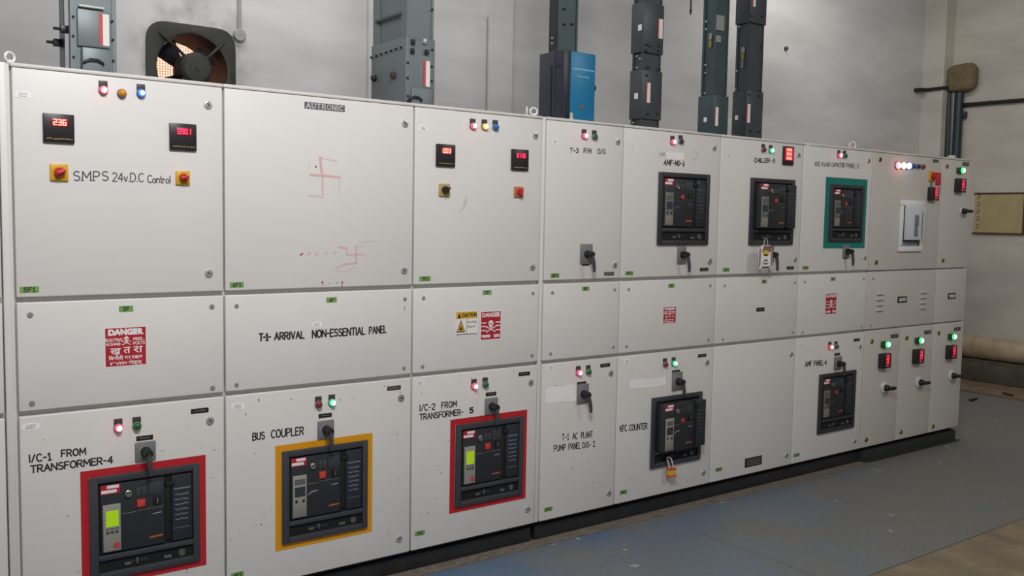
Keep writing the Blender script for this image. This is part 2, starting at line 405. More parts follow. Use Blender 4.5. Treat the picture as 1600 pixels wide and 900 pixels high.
# ------------------------------------------------------------------ the setting
BACK, RIGHT = 2.0, 9.05
CEIL = 4.3
def floor_material():
    m = bpy.data.materials.new('painted_concrete_floor'); m.use_nodes = True
    nt = m.node_tree; b = nt.nodes['Principled BSDF']; L = nt.links.new
    g = nt.nodes.new('ShaderNodeNewGeometry'); sp = nt.nodes.new('ShaderNodeSeparateXYZ'); L(g.outputs['Position'], sp.inputs[0])
    def noise(scale, det=5, rough=.6):
        n = nt.nodes.new('ShaderNodeTexNoise'); n.inputs['Scale'].default_value = scale; n.inputs['Detail'].default_value = det
        n.inputs['Roughness'].default_value = rough; L(g.outputs['Position'], n.inputs['Vector']); return n.outputs['Fac']
    def ramp(src, a, b_, lo=0.0, hi=1.0):
        r = nt.nodes.new('ShaderNodeMapRange'); r.inputs[1].default_value = a; r.inputs[2].default_value = b_
        r.inputs[3].default_value = lo; r.inputs[4].default_value = hi; L(src, r.inputs[0]); return r.outputs[0]
    def math_(op, a, c):
        n = nt.nodes.new('ShaderNodeMath'); n.operation = op
        for i, q in enumerate((a, c)):
            if isinstance(q, (int, float)): n.inputs[i].default_value = q
            else: L(q, n.inputs[i])
        return n.outputs[0]
    def mix(f, a, c):
        n = nt.nodes.new('ShaderNodeMix'); n.data_type = 'RGBA'
        for i, q in ((0, f), (6, a), (7, c)):
            if isinstance(q, tuple): n.inputs[i].default_value = q
            elif isinstance(q, (int, float)): n.inputs[i].default_value = q
            else: L(q, n.inputs[i])
        return n.outputs[2]
    X, Y = sp.outputs[0], sp.outputs[1]
    worn = math_('ADD', ramp(noise(1.3, 6), .35, .65, -.35, .35), ramp(X, 1.2, 4.2, .05, 1.0))
    worn = math_('MINIMUM', math_('MAXIMUM', worn, 0.0), 1.0)
    c = mix(worn, lin((104, 124, 142)), lin((118, 117, 112)))
    streak = math_('MULTIPLY', ramp(noise(2.2, 4), .42, .62), math_('MULTIPLY', ramp(Y, -.50, -.12, 0, .85), ramp(X, 3.9, 5.0, 1.0, 0.0)))
    c = mix(streak, c, lin((80, 112, 148)))
    c = mix(ramp(noise(55, 3), .3, .7, 0, .40), c, lin((84, 84, 84)))
    chips = ramp(noise(9, 3, .5), .70, .72, 0, .75)
    c = mix(chips, c, lin((176, 176, 174)))
    bare = math_('MAXIMUM', math_('LESS_THAN', Y, -1.155), math_('GREATER_THAN', X, 8.16))
    c = mix(bare, c, mix(ramp(noise(6, 5), .35, .65), lin((140, 124, 98)), lin((112, 102, 84))))
    j1 = math_('LESS_THAN', math_('ABSOLUTE', math_('ADD', Y, 1.155), 0), .006)
    wob = math_('ADD', X, ramp(noise(3, 3), 0, 1, -.02, .02))
    j2 = math_('MULTIPLY', math_('LESS_THAN', math_('ABSOLUTE', math_('ADD', wob, -2.99), 0), .004), math_('LESS_THAN', Y, -.27))
    j3 = math_('LESS_THAN', math_('ABSOLUTE', math_('ADD', X, -8.16), 0), .035)
    c = mix(math_('MULTIPLY', math_('MAXIMUM', j1, j2), .55), c, lin((58, 50, 42)))
    c = mix(math_('MULTIPLY', j3, .85), c, lin((96, 50, 42)))
    L(c, b.inputs['Base Color']); b.inputs['Roughness'].default_value = .5
    return m
FLOOR = floor_material()
def wall_material(name, rgb, soot=None):
    m = mat(name, rgb, 0.85, vary=0.0)
    nt = m.node_tree; b = nt.nodes['Principled BSDF']; L = nt.links.new
    g = nt.nodes.new('ShaderNodeNewGeometry')
    n = nt.nodes.new('ShaderNodeTexNoise'); n.inputs['Scale'].default_value = 1.6; n.inputs['Detail'].default_value = 7
    mp = nt.nodes.new('ShaderNodeMapping'); mp.inputs['Scale'].default_value = (.55, .8, 2.2)
    L(g.outputs['Position'], mp.inputs[0]); L(mp.outputs[0], n.inputs['Vector'])
    r = nt.nodes.new('ShaderNodeValToRGB'); r.color_ramp.elements[0].position = .28; r.color_ramp.elements[1].position = .60
    r.color_ramp.elements[0].color = lin(tuple(int(c * .90) for c in rgb)); r.color_ramp.elements[1].color = lin(rgb)
    L(n.outputs['Fac'], r.inputs[0]); col = r.outputs[0]
    if soot is not None:
        d = nt.nodes.new('ShaderNodeVectorMath'); d.operation = 'DISTANCE'; d.inputs[1].default_value = soot
        L(g.outputs['Position'], d.inputs[0])
        k = nt.nodes.new('ShaderNodeMapRange'); k.inputs[1].default_value = .26; k.inputs[2].default_value = .42; k.inputs[3].default_value = .5; k.inputs[4].default_value = 0
        L(d.outputs['Value'], k.inputs[0])
        n3 = nt.nodes.new('ShaderNodeTexNoise'); n3.inputs['Scale'].default_value = 7; n3.inputs['Detail'].default_value = 5
        L(g.outputs['Position'], n3.inputs['Vector'])
        k2 = nt.nodes.new('ShaderNodeMapRange'); k2.inputs[1].default_value = .42; k2.inputs[2].default_value = .66
        L(n3.outputs['Fac'], k2.inputs[0])
        mu = nt.nodes.new('ShaderNodeMath'); mu.operation = 'MULTIPLY'; L(k.outputs[0], mu.inputs[0]); L(k2.outputs[0], mu.inputs[1])
        mx = nt.nodes.new('ShaderNodeMix'); mx.data_type = 'RGBA'; L(mu.outputs[0], mx.inputs[0]); L(col, mx.inputs[6]); mx.inputs[7].default_value = lin((88, 88, 84))
        col = mx.outputs[2]
    L(col, b.inputs['Base Color'])
    bp = nt.nodes.new('ShaderNodeBump'); bp.inputs['Strength'].default_value = .12; bp.inputs['Distance'].default_value = .01
    n2 = nt.nodes.new('ShaderNodeTexNoise'); n2.inputs['Scale'].default_value = 22
    L(g.outputs['Position'], n2.inputs['Vector']); L(n2.outputs['Fac'], bp.inputs['Height']); L(bp.outputs[0], b.inputs['Normal'])
    return m
FANC = at(300.5, 109, 1.98)      # fan on the back wall
WALLM = wall_material('whitewashed_plaster', (204, 203, 203), (FANC.x, BACK, FANC.z + .06))
WALLR = wall_material('dingy_plaster', (199, 193, 184))
KERB = mat('olive_kerb', (88, 84, 70), .8, vary=.3, scale=7)

struct('floor', MB().box(-4, RIGHT + .3, -7, BACK + .3, -.12, 0), FLOOR)
hx, hz = FANC.x, FANC.z
wb = MB()
H = .215
for (x0, x1, z0, z1) in ((-4, hx - H, 0, CEIL), (hx + H, RIGHT, 0, CEIL), (hx - H, hx + H, 0, hz - H), (hx - H, hx + H, hz + H, CEIL)):
    wb.box(x0, x1, BACK, BACK + .25, z0, z1)
struct('wall_back', wb, WALLM)
struct('wall_right', MB().box(RIGHT, RIGHT + .25, -7, BACK + .25, 0, CEIL), WALLR)
struct('ceiling', MB().box(-4, RIGHT + .25, -7, BACK + .25, CEIL, CEIL + .15), WALLM)
struct('wall_outside', MB().box(-2, 5, 3.2, 3.4, 0, 4.6), mat('salmon_brick', (232, 190, 172), .9, vary=.08, scale=9))
struct('trim_1', MB().box(8.87, RIGHT, 1.77, BACK, 0, CEIL), WALLR)                       # corner pilaster
_a, _b = at(760, 60, BACK), at(797, 60, BACK)
struct('trim_2', MB().box(_a.x, _b.x, BACK - .035, BACK, 0, CEIL), WALLM)                  # flat pilaster
_c, _d = at(648, 6, BACK), at(757, 60, BACK)
struct('trim_3', MB().rbox(_c.x - .35, _d.x, BACK - .03, BACK, .9, at(757, 24, BACK).z, .008), WALLM)   # closed-up opening, slightly proud
struct('kerb', MB().rbox(8.80, RIGHT, -7, 1.77, 0, .185, .012).box(8.86, RIGHT, -7, 1.77, .185, .215), KERB)
struct('trim_4', MB().box(-.8, 4.95, -.055, .018, 0, .008).box(4.95, 6.16, -.04, .02, 0, .004), mat('mortar_strip', (118, 108, 98), .9, vary=.3, scale=30))

# ------------------------------------------------------------------ door furniture
def m_lock():
    return MB().lathe([(.0155, 0), (.0155, -.003), (.0135, -.006), (.0095, -.007), (.009, -.0055), (.0002, -.0055)], n=20) \
        .box(-.0065, .0065, -.0075, -.005, -.0014, .0014, 1)
def lock(door, x, y, metal=None, r=1.0, ang=.7):
    metal = metal or CHROME
    me = cached(('lock', metal.name), lambda: m_lock().mesh('lock', [metal, VOID]))
    p = at(x, y); o = put('lock', me, door, (p.x, 0, p.z)); o.rotation_euler = (0, ang + random.uniform(-.5, .5), 0); o.scale = (r, 1, r)
    return o
def screw(panel, x, y, r=1.0):
    me = cached('screw', lambda: MB().lathe([(.0085, 0), (.0085, -.0015), (.0065, -.005), (.0035, -.0055), (.003, -.0035), (.0001, -.0035)], n=14).mesh('screw', [DULL]))
    p = at(x, y); o = put('screw', me, panel, (p.x, 0, p.z)); o.scale = (r, 1, r); return o
def pilot(root, x, y, state, legend=True, r=.0158, label=None, dx=0):
    p = at(x, y)
    base = cached(('bezel', r), lambda: MB().lathe([(r, 0), (r, -.006), (r * .86, -.009), (r * .8, -.009)], n=20).mesh('pilot_lamp', [GREY_PLATE]))
    lens = cached(('lens', r, state), lambda: MB().lathe([(r * .84, -.006)] + [(r * .84 * math.cos(a), -.012 - .011 * math.sin(a)) for a in [i * PI / 2 / 6 for i in range(6)]] + [(.0005, -.0232)], n=20).mesh('lens', [LAMP[state][0]]))
    o = put('pilot_lamp', base, root, (p.x, 0, p.z), label)
    put('lens', lens, o, (p.x, 0, p.z), None)
    if LAMP[state][1]:
        put('lamp_core', cached(('core', r, state), lambda: MB().lathe([(r * .62, -.0180), (r * .54, -.0226), (r * .3, -.0254), (.0004, -.0262)], n=16).mesh('lamp_core', [LAMP[state][1]])), o, (p.x, 0, p.z))
    if legend:
        lm = cached('legend', lambda: scribble(.02, .008, 1, -.0046, .0012, MB().rbox(-.0145, .0145, -.004, 0, -.011, .011, .0015), seed=3).mesh('legend_plate', [mat('legend_dark', (64, 62, 62), .5)]))
        put('legend_plate', lm, o, (p.x + dx, 0, p.z + .021))
    return o
def meter(root, x, y, text, hot=False, dots=(), label=None, size=.096):
    p = at(x, y); s = size / 2
    mb = MB().rbox(-s, s, -.011, 0, -s, s, .003)
    o = part('digital_meter', mb, METER, root, (p.x, 0, p.z), label)
    part('display', MB().rbox(-s * .52, s * .62, -.0122, -.010, s * .12, s * .70, .001), SEGGLOW, o, (p.x, 0, p.z))
    part('digits', seven(text, s * (.90 if len(text) == 3 else 1.04), s * .36, -.0128, .0036 if hot else .0025, x0=s * .05, z0=s * .41, dots=dots), SEGHOT if hot else SEG, o, (p.x, 0, p.z), 'glowing red digits')
    part('name_strip', scribble(s * 1.7, s * .16, 1, -.0116, .0035, z0=-s * .72, seed=hash(text) % 97 if False else len(text) + int(x), fill=.98), GOLD, o, (p.x, 0, p.z), 'gold print')
    return o
def rotary(root, x, y, plate, knob, size=.052, label=None, ang=.5):
    p = at(x, y); s = size / 2
    o = part('rotary_switch', MB().rbox(-s, s, -.009, 0, -s, s, .003).ring(s * .74, .0016, 'Y', (0, -.009, 0)), plate, root, (p.x, 0, p.z), label)
    k = MB().lathe([(s * .60, -.008), (s * .58, -.018), (s * .50, -.024), (s * .46, -.024)], n=20)
    k.rbox(-s * .20, s * .20, -.036, -.02, -s * .52, s * .62, .003)
    ko = part('knob', k, knob, o, (p.x, 0, p.z)); ko.rotation_euler = (0, ang, 0)
    return o
def lever(root, x, y, size=.072, h=None, length=.078, legend=None, side=.008, label=None, plate=None):
    """grey plate, round boss and a handle that hangs from it"""
    p = at(x, y); s = size / 2; hh = (h or size) / 2
    o = part('selector_switch', MB().rbox(-s, s, -.007, 0, -hh, hh, .004).rbox(-s * .78, s * .78, -.0085, -.006, -hh * .78, hh * .60, .002), plate or GREY_PLATE, root, (p.x, 0, p.z), label)
    b = MB().lathe([(.019, -.008), (.018, -.022), (.015, -.034), (.017, -.044), (.0145, -.052), (.004, -.055)], n=18)
    part('boss', b, BLACK, o, (p.x, 0, p.z))
    hb = MB().tube([(0, -.044, .006), (side * .2, -.047, -.018), (side * .6, -.048, -.040), (side, -.046, -length * .8), (side * 1.15, -.043, -length)], [.0105, .010, .0088, .0082, .0070], 12)
    hb.rbox(-.011, -.004 + .015, -.05, -.04, -.012, .012, .003)
    part('handle', hb, mat('handle_grey', (72, 72, 74), .45), o, (p.x, 0, p.z))
    if legend: nameplate(root, *legend, w=.058, h=.017, name='legend_plate')
    return o
def nameplate(root, x, y, w=.066, h=.018, mt=None, name='nameplate', label=None):
    p = at(x, y)
    o = part(name, MB().rbox(-w / 2, w / 2, -.002, 0, -h / 2, h / 2, .0008), mt or mat('nameplate_black', (34, 32, 32), .4), root, (p.x, 0, p.z), label)
    part('engraving', scribble(w * .66, h * .6, 1, -.0024, h * .12, seed=int(x)), mat('engraving_grey', (150, 146, 140), .5), o, (p.x, 0, p.z))
    return o
def green_tag(root, x, y, text, w=.058, h=.021):
    p = at(x, y)
    o = part('circuit_tag', MB().box(-w / 2, w / 2, -.0009, 0, -h / 2, h / 2), GREEN_TAG, root, (p.x, 0, p.z), 'green tag')
    tw = w * (.58 if len(text) == 3 else .40)
    part('lettering', paint(text, tw, h * .62, h * .13, y=-.0014, x0=-tw / 2, z0=-h * .31), TAGINK, o, (p.x, 0, p.z))
    return o
def test_sticker(root, x, y, w=.046, h=.023, seed=0):
    p = at(x, y)
    pts = [(w / 2 * math.copysign(abs(math.cos(a)) ** .55, math.cos(a)), h / 2 * math.copysign(abs(math.sin(a)) ** .55, math.sin(a))) for a in [2 * PI * i / 24 for i in range(24)]]
    o = part('test_sticker', MB().poly(pts, -.0009, 0), WHITE, root, (p.x, 0, p.z), 'small white sticker')
    part('print', scribble(w * .62, h * .66, 3, -.0013, h * .06, seed=int(x) + seed), mat('sticker_ink', (120, 120, 122), .6), o, (p.x, 0, p.z))
    return o
def border(root, outer, tw, mt, label):
    """tape stuck on the door around a breaker"""
    q = [at(*c) for c in outer]
    x0, x1 = (q[0].x + q[3].x) / 2, (q[1].x + q[2].x) / 2
    z1, z0 = (q[0].z + q[1].z) / 2, (q[2].z + q[3].z) / 2
    cx, cz = (x0 + x1) / 2, (z0 + z1) / 2
    mb = MB()
    for (a, b, c, d) in ((x0, x1, z1 - tw, z1), (x0, x1, z0, z0 + tw), (x0, x0 + tw, z0 + tw, z1 - tw), (x1 - tw, x1, z0 + tw, z1 - tw)):
        mb.box(a - cx, b - cx, -.0008, 0, c - cz, d - cz)
    part('tape_border', mb, mt, root, (cx, 0, cz), label)
    return x0 + tw, x1 - tw, z0 + tw, z1 - tw
def eyebolt(root, x, y, turn=0.0, Y=.05, r=.0165):
    p = at(x, y, Y)
    o = part('lifting_eye', MB().ring(r, .0048).lathe([(.012, -.006), (.012, 0), (.006, .002), (.005, .008)], 'Z', (0, 0, -r - .001), 14), mat('eye_zinc', (222, 222, 220), .4, .15), root, (p.x, Y, Z_TOP + r + .007))
    o.rotation_euler = (0, 0, turn); return o

# ------------------------------------------------------------------ signs
def skull(mb, cx, cz, s, y, mi=0, hole=1):
    mb.disc(cx, cz + s * .22, s * .26, y, 20, mi, s * .27)
    mb.poly([(cx - s * .14, cz), (cx + s * .14, cz), (cx + s * .12, cz - s * .14), (cx - s * .12, cz - s * .14)], y - .00004, mi=mi)
    for k in (-1, 1):
        mb.disc(cx + k * s * .10, cz + s * .18, s * .07, y - .0003, 10, hole)
        mb.stroke([(cx - k * s * .40, cz - s * .08), (cx + k * s * .40, cz - s * .46)], s * .085, y - .0001, mi)
        for e in (-1, 1): mb.disc(cx + e * k * s * .42, cz - s * (.27 - e * -.20) , s * .07, y - .00015, 10, mi)
    mb.disc(cx, cz + s * .07, s * .03, y - .0003, 8, hole)
    return mb
def rectpx(c):
    q = [at(*p) for p in c]
    return (q[0].x + q[3].x) / 2, (q[1].x + q[2].x) / 2, (q[2].z + q[3].z) / 2, (q[0].z + q[1].z) / 2
def danger_sign(root, corners, style, label):
    x0, x1, z0, z1 = rectpx(corners); w, h = x1 - x0, z1 - z0; cx, cz = (x0 + x1) / 2, (z0 + z1) / 2
    y = -.0011
    b = MB()
    if style in ('hindi', 'hindi_far'):
        b.box(-w / 2, w / 2, -.0008, 0, -h / 2, h / 2); bd = .03 * w
        b.box(-w / 2 + bd, w / 2 - bd * .6, -.0011, -.0004, -h / 2 + bd, h / 2 - bd * .4, 1)
    else:
        b.box(-w / 2, w / 2, -.0008, 0, -h / 2, h / 2); bd = .035 * w
        b.box(-w / 2 + bd, w / 2 - bd, -.0011, -.0004, -h / 2 + bd, h / 2 - bd, 1)
    o = part('danger_sign', b, [SIGN_WHITE, SIGN_RED], root, (cx, 0, cz), label)
    y = -.0016
    t = MB()
    if style == 'hindi':
        print_on(t, 'DANGER', h * .19, 0, h * .375, y, w * .84, bold=.0022)
        print_on(t, 'ELECTRIC', h * .10, -w * .27, h * .19, y, w * .40, bold=.0004)
        print_on(t, 'PRES-', h * .10, w * .30, h * .19, y, w * .24, bold=.0004)
        print_on(t, '415/440', h * .11, -w * .29, h * .085, y, w * .34, bold=.0004)
        print_on(t, 'VOLTS', h * .12, w * .31, h * .085, y, w * .30, bold=.0004)
        print_on(t, '\u0916\u093c', h * .24, -w * .24, -h * .10, y, w * .25, bold=.0006)
        print_on(t, '\u0924', h * .24, w * .03, -h * .08, y, w * .17, bold=.0006)
        print_on(t, '\u0930\u093e', h * .24, w * .29, -h * .08, y, w * .22, bold=.0006)
        print_on(t, '\u093f\u092c\u091c\u0932\u0940 \u0915\u093e \u0926\u092c\u093e\u0935', h * .12, 0, -h * .27, y, w * .80, bold=.0004)
        print_on(t, '\u096a\u0967\u096b/\u096a\u096a\u0966 \u0935\u094b\u0932\u094d\u091f\u0938\u094d', h * .12, 0, -h * .40, y, w * .76, bold=.0004)
        part('lettering', t, SIGN_WHITE, o, (cx, 0, cz))
        part('skull_emblem', skull(MB(), w * .02, h * .165, w * .21, -.0018), [SIGN_WHITE, SIGN_RED], o, (cx, 0, cz))
    elif style == 'hindi_far':
        print_on(t, 'DANGER', h * .17, 0, h * .37, y, w * .82, bold=.0012)
        scribble(w * .30, h * .2, 2, y, h * .05, t, -w * .28, h * .15, 5); scribble(w * .30, h * .2, 2, y, h * .05, t, w * .28, h * .15, 6)
        print_on(t, '\u0916\u093c', h * .22, -w * .24, -h * .10, y, w * .25); print_on(t, '\u0924', h * .22, w * .04, -h * .10, y, w * .15); print_on(t, '\u0930\u093e', h * .22, w * .28, -h * .10, y, w * .17)
        scribble(w * .8, h * .24, 2, y, h * .045, t, 0, -h * .33, 9)
        part('lettering', t, SIGN_WHITE, o, (cx, 0, cz))
        part('skull_emblem', skull(MB(), 0, h * .15, w * .26, -.0018), [SIGN_WHITE, SIGN_RED], o, (cx, 0, cz))
    else:
        print_on(t, 'DANGER', h * .19, 0, h * .355, y, w * .86, bold=.0012)
        for k, zz in enumerate((.10, -.02, -.16)):
            scribble(w * .22, h * .06, 1, y, h * .035, t, -w * .34, h * zz, 11 + k, .95); scribble(w * .22, h * .06, 1, y, h * .035, t, w * .34, h * zz, 21 + k, .95)
        scribble(w * .40, h * .1, 2, y, h * .04, t, -w * .22, -h * .36, 31, .95); scribble(w * .28, h * .1, 2, y, h * .04, t, w * .28, -h * .36, 37, .95)
        part('lettering', t, SIGN_WHITE, o, (cx, 0, cz))
        part('skull_emblem', skull(MB(), 0, -h * .02, w * .46, -.0018), [SIGN_WHITE, SIGN_RED], o, (cx, 0, cz))
    return o
def caution_sign(root, corners):
    x0, x1, z0, z1 = rectpx(corners); w, h = x1 - x0, z1 - z0; cx, cz = (x0 + x1) / 2, (z0 + z1) / 2
    YL = mat('caution_yellow', (218, 170, 44), .5)
    b = MB().box(-w / 2, w / 2, -.0008, 0, -h / 2, h / 2)
    b.box(-w * .48, w * .48, -.0011, -.0004, h * .19, h * .46, 1)
    b.box(-w * .48, w * .48, -.0011, -.0004, -h * .46, -h * .43, 2).box(-.004 * w, .012 * w, -.0011, -.0004, -h * .43, h * .17, 2)
    o = part('caution_sign', b, [SIGN_WHITE, YL, INK], root, (cx, 0, cz), 'yellow and white caution sign')
    t = MB()
    print_on(t, 'CAUTION', h * .20, w * .12, h * .325, -.0016, w * .68, bold=.001)
    t.poly([(-w * .42, h * .21), (-w * .26, h * .21), (-w * .34, h * .43)], -.0015)
    print_on(t, 'Arc Flash', h * .13, w * .25, h * .04, -.0016, w * .42); print_on(t, 'Hazard', h * .13, w * .20, -h * .14, -.0016, w * .34)
    t.poly([(-w * .46, -h * .36), (-w * .06, -h * .36), (-w * .26, h * .14)], -.0014)
    part('lettering', t, INK, o, (cx, 0, cz))
    e = MB().poly([(-w * .415, -h * .325), (-w * .105, -h * .325), (-w * .26, h * .07)], -.0017)
    fl = [(-w * .32, -h * .28), (-w * .20, -h * .28), (-w * .19, -h * .17), (-w * .235, -h * .20), (-w * .26, -h * .06), (-w * .30, -h * .19), (-w * .33, -h * .15)]
    e.poly(fl, -.0021, mi=1)
    part('triangle_symbol', e, [YL, INK], o, (cx, 0, cz))

# ------------------------------------------------------------------ air circuit breakers
ORANGE = mat('orange_print', (178, 92, 42), .5)
TRIP = mat('trip_unit_grey', (150, 147, 138), .5)
LCD_ON = mat('lcd_green_lit', (150, 190, 20), .4, emit=(.40, .62, .01), power=.36)
LCD_OFF = mat('lcd_grey', (96, 98, 94), .4)
RED_BTN = mat('red_button', (206, 58, 48), .4)
BLUEPRINT = mat('plate_print', (110, 120, 132), .5)
def breaker(rect, label, lcd=True, racked=0.0, far=False, face_shift=0.0, round_btn=False):
    x0, x1, z0, z1 = rect; w, h = x1 - x0, z1 - z0
    root = thing('circuit_breaker', label, 'circuit breaker', ((x0 + x1) / 2, 0, z0), 'withdrawable circuit breakers in the switchboard doors')
    U = lambda u: (u - .5) * w
    V = lambda v: (1 - v) * h
    O = wl(root)
    ob = MB()
    u0, u1, v0, v1 = .075, .935, .065, .765
    s0, s1 = .815, .935
    for (a, b, c, d) in ((0, u0, 0, 1), (u1, 1, 0, 1), (u0, u1, 0, v0), (u0, u1, v1, s0), (u0, u1, s1, 1)):
        ob.rbox(U(a), U(b), -.013, -.0012, V(d), V(c), .0025)
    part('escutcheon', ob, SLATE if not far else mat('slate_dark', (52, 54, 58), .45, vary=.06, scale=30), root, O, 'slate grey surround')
    part('recess', MB().box(U(u0) - .002, U(u1) + .002, -.0026, -.0014, V(s1) - .002, V(v0) + .002), VOID, root, O)
    f = -(.012 + racked)                                   # face plane of the breaker
    body = MB()
    g0, g1, gv0, gv1 = u0 + .02, u1 - .012, v0 + .02, v1 - .018
    if racked: g0, g1 = u0 + .012, u1 - .01
    hs0, hs1 = .665, .735                                  # slot of the charging handle
    body.rbox(U(g0), U(hs0), f, -.002, V(gv1), V(gv0), .003)
    fo = part('faceplate', body, DARK, root, O)
    part('nameplate_panel', MB().rbox(U(hs1), U(g1), f + .002, -.002, V(gv1), V(gv0), .003), mat('nameplate_panel_navy', (41, 45, 52), .4), root, O)
    part('charging_handle', MB().rbox(U(hs0) + .001, U(hs1) - .001, f + .004, -.002, V(gv1 - .02), V(gv0 + .06), .004).rbox(U(hs0) + .003, U(hs1) + .01, f - .004, f + .006, V(gv0 + .10), V(gv0 + .05), .003), BLACK, root, O)
    # red and white label
    fl = part('warning_label', MB().box(U(.095), U(.265), f - .0012, f, V(.175), V(.085)), SIGN_RED, fo, O, 'red and white label')
    part('label_white', MB().box(U(.15), U(.255), f - .0016, f, V(.122), V(.092)).box(U(.10), U(.235), f - .0016, f, V(.165), V(.135)), SIGN_WHITE, fo, O)
    # trip unit
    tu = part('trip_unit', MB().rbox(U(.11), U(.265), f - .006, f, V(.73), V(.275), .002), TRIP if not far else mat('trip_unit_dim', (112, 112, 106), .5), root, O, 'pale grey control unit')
    ty = f - .0066
    if lcd:
        part('lcd_screen', MB().box(U(.135), U(.245), ty, f - .004, V(.49), V(.335)), LCD_ON, tu, O, 'lit green screen')
        k = MB()
        for i in range(3): k.box(U(.135 + .04 * i), U(.162 + .04 * i), ty - .001, f - .004, V(.555), V(.53))
        for i in range(3): k.box(U(.132 + .04 * i), U(.166 + .04 * i), ty, f - .004, V(.515), V(.505))
        part('keypad', k, mat('key_grey', (70, 74, 84), .5), tu, O)
        part('test_port', MB().lathe([(w * .028, ty), (w * .028, ty - .002), (.001, ty - .002)], c=(U(.228), 0, V(.675)), n=14), mat('port_red', (190, 70, 70), .5), tu, O)
    else:
        part('screen', MB().box(U(.128), U(.247), ty, f - .004, V(.375), V(.315)), LCD_OFF, tu, O)
        part('dial_window', MB().box(U(.128), U(.247), ty, f - .004, V(.505), V(.40)), mat('dial_dark', (54, 58, 64), .4), tu, O)
        k = MB().box(U(.135), U(.160), ty, f - .004, V(.57), V(.54)).box(U(.215), U(.240), ty, f - .004, V(.57), V(.54))
        part('keypad', k, BLACK, tu, O)
        part('cover', MB().rbox(U(.122), U(.253), ty - .0005, f - .004, V(.72), V(.595), .001), mat('trip_cover', (132, 128, 120), .5), tu, O)
    # locks, buttons, flags
    part('key_lock', MB().lathe([(w * .034, f), (w * .034, f - .008), (w * .026, f - .010), (w * .02, f - .009)], c=(U(.335), 0, V(.195)), n=18), mat('lock_metal', (150, 146, 138), .3, .8), fo, O)
    ind = MB().rbox(U(.405), U(.445), f - .003, f, V(.235), V(.15), .0015).rbox(U(.455), U(.495), f - .003, f, V(.235), V(.15), .0015)
    part('indicator', ind, mat('indicator_grey', (64, 66, 70), .4), fo, O)
    part('cover_flap', MB().rbox(U(.515), U(.65), f - .0025, f, V(.25), V(.12), .0015), mat('flap_grey', (58, 61, 66), .4), fo, O)
    if round_btn: pb = MB().lathe([(w * .030, f), (w * .030, f - .005), (w * .024, f - .0065), (.0005, f - .0065)], c=(U(.445), 0, V(.335)), n=18)
    else: pb = MB().rbox(U(.41), U(.485), f - .006, f, V(.345), V(.27), .0015)
    pbo = part('push_button', pb, RED_BTN, fo, O, 'red push button')
    part('push_button', MB().rbox(U(.56), U(.635), f - .005, f, V(.345), V(.27), .0015), BLACK, fo, O, 'black push button')
    tm = MB()
    tm.stroke([(U(.445) - .004, V(.31) - .005), (U(.445) + .004, V(.31) + .005)], .0016, f - .0072)
    tm.stroke([(U(.598), V(.33)), (U(.598), V(.285))], .0022, f - .0062)
    tm.stroke([(U(.28), V(.385)), (U(.40), V(.385))], .0014, f - .0008); tm.stroke([(U(.42), V(.375)), (U(.65), V(.375))], .001, f - .0008)
    tm.stroke([(U(.56), V(.435)), (U(.63), V(.43))], .004, f - .0008)
    if not lcd: tm.stroke([(U(.29), V(.50)), (U(.33), V(.475)), (U(.39), V(.47))], .005, f - .0008)
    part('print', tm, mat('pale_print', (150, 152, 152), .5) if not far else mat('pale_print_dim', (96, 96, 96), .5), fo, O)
    part('maker_print', MB().stroke([(U(.53), V(.665)), (U(.64), V(.66))], h * .018, f - .0009), ORANGE, fo, O, 'orange print')
    sp = MB(); sp.stroke([(U(.76), V(.225)), (U(.905), V(.225))], h * .015, f + .0008)
    scribble(w * .135, h * .30, 6, f + .0008, h * .012, sp, U(.832), V(.41), 5, .8)
    sp.stroke([(U(.75), V(.62)), (U(.90), V(.62))], h * .006, f + .0008)
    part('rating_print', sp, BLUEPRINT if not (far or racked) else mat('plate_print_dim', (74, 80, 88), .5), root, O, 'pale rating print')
    # racking strip at the bottom
    rs = part('racking_strip', MB().rbox(U(.30), U(.52), -.0045, -.002, V(.895), V(.87), .001), mat('racking_dark', (44, 47, 52), .4), root, O)
    RG = mat('racking_grey', (92, 96, 98), .4)
    part('position_flag', MB().rbox(U(.30), U(.36), -.007, -.003, V(.905), V(.88), .001), RG, rs, O)
    part('release_button', MB().rbox(U(.405), U(.42), -.011, -.003, V(.905), V(.845), .001), RG, rs, O)
    part('position_flag', MB().rbox(U(.66), U(.73), -.006, -.0024, V(.915), V(.885), .001), RG, root, O)
    part('crank_socket', MB().ring(w * .03, .002, 'Y', (U(.83), -.004, V(.885))).lathe([(w * .022, -.002), (w * .022, -.005), (.001, -.005)], c=(U(.83), 0, V(.885)), n=14), mat('socket_metal', (120, 122, 122), .35, .6), root, O)
    return root
def breaker_px(c, label, **k):
    return breaker(rectpx(c), label, **k)

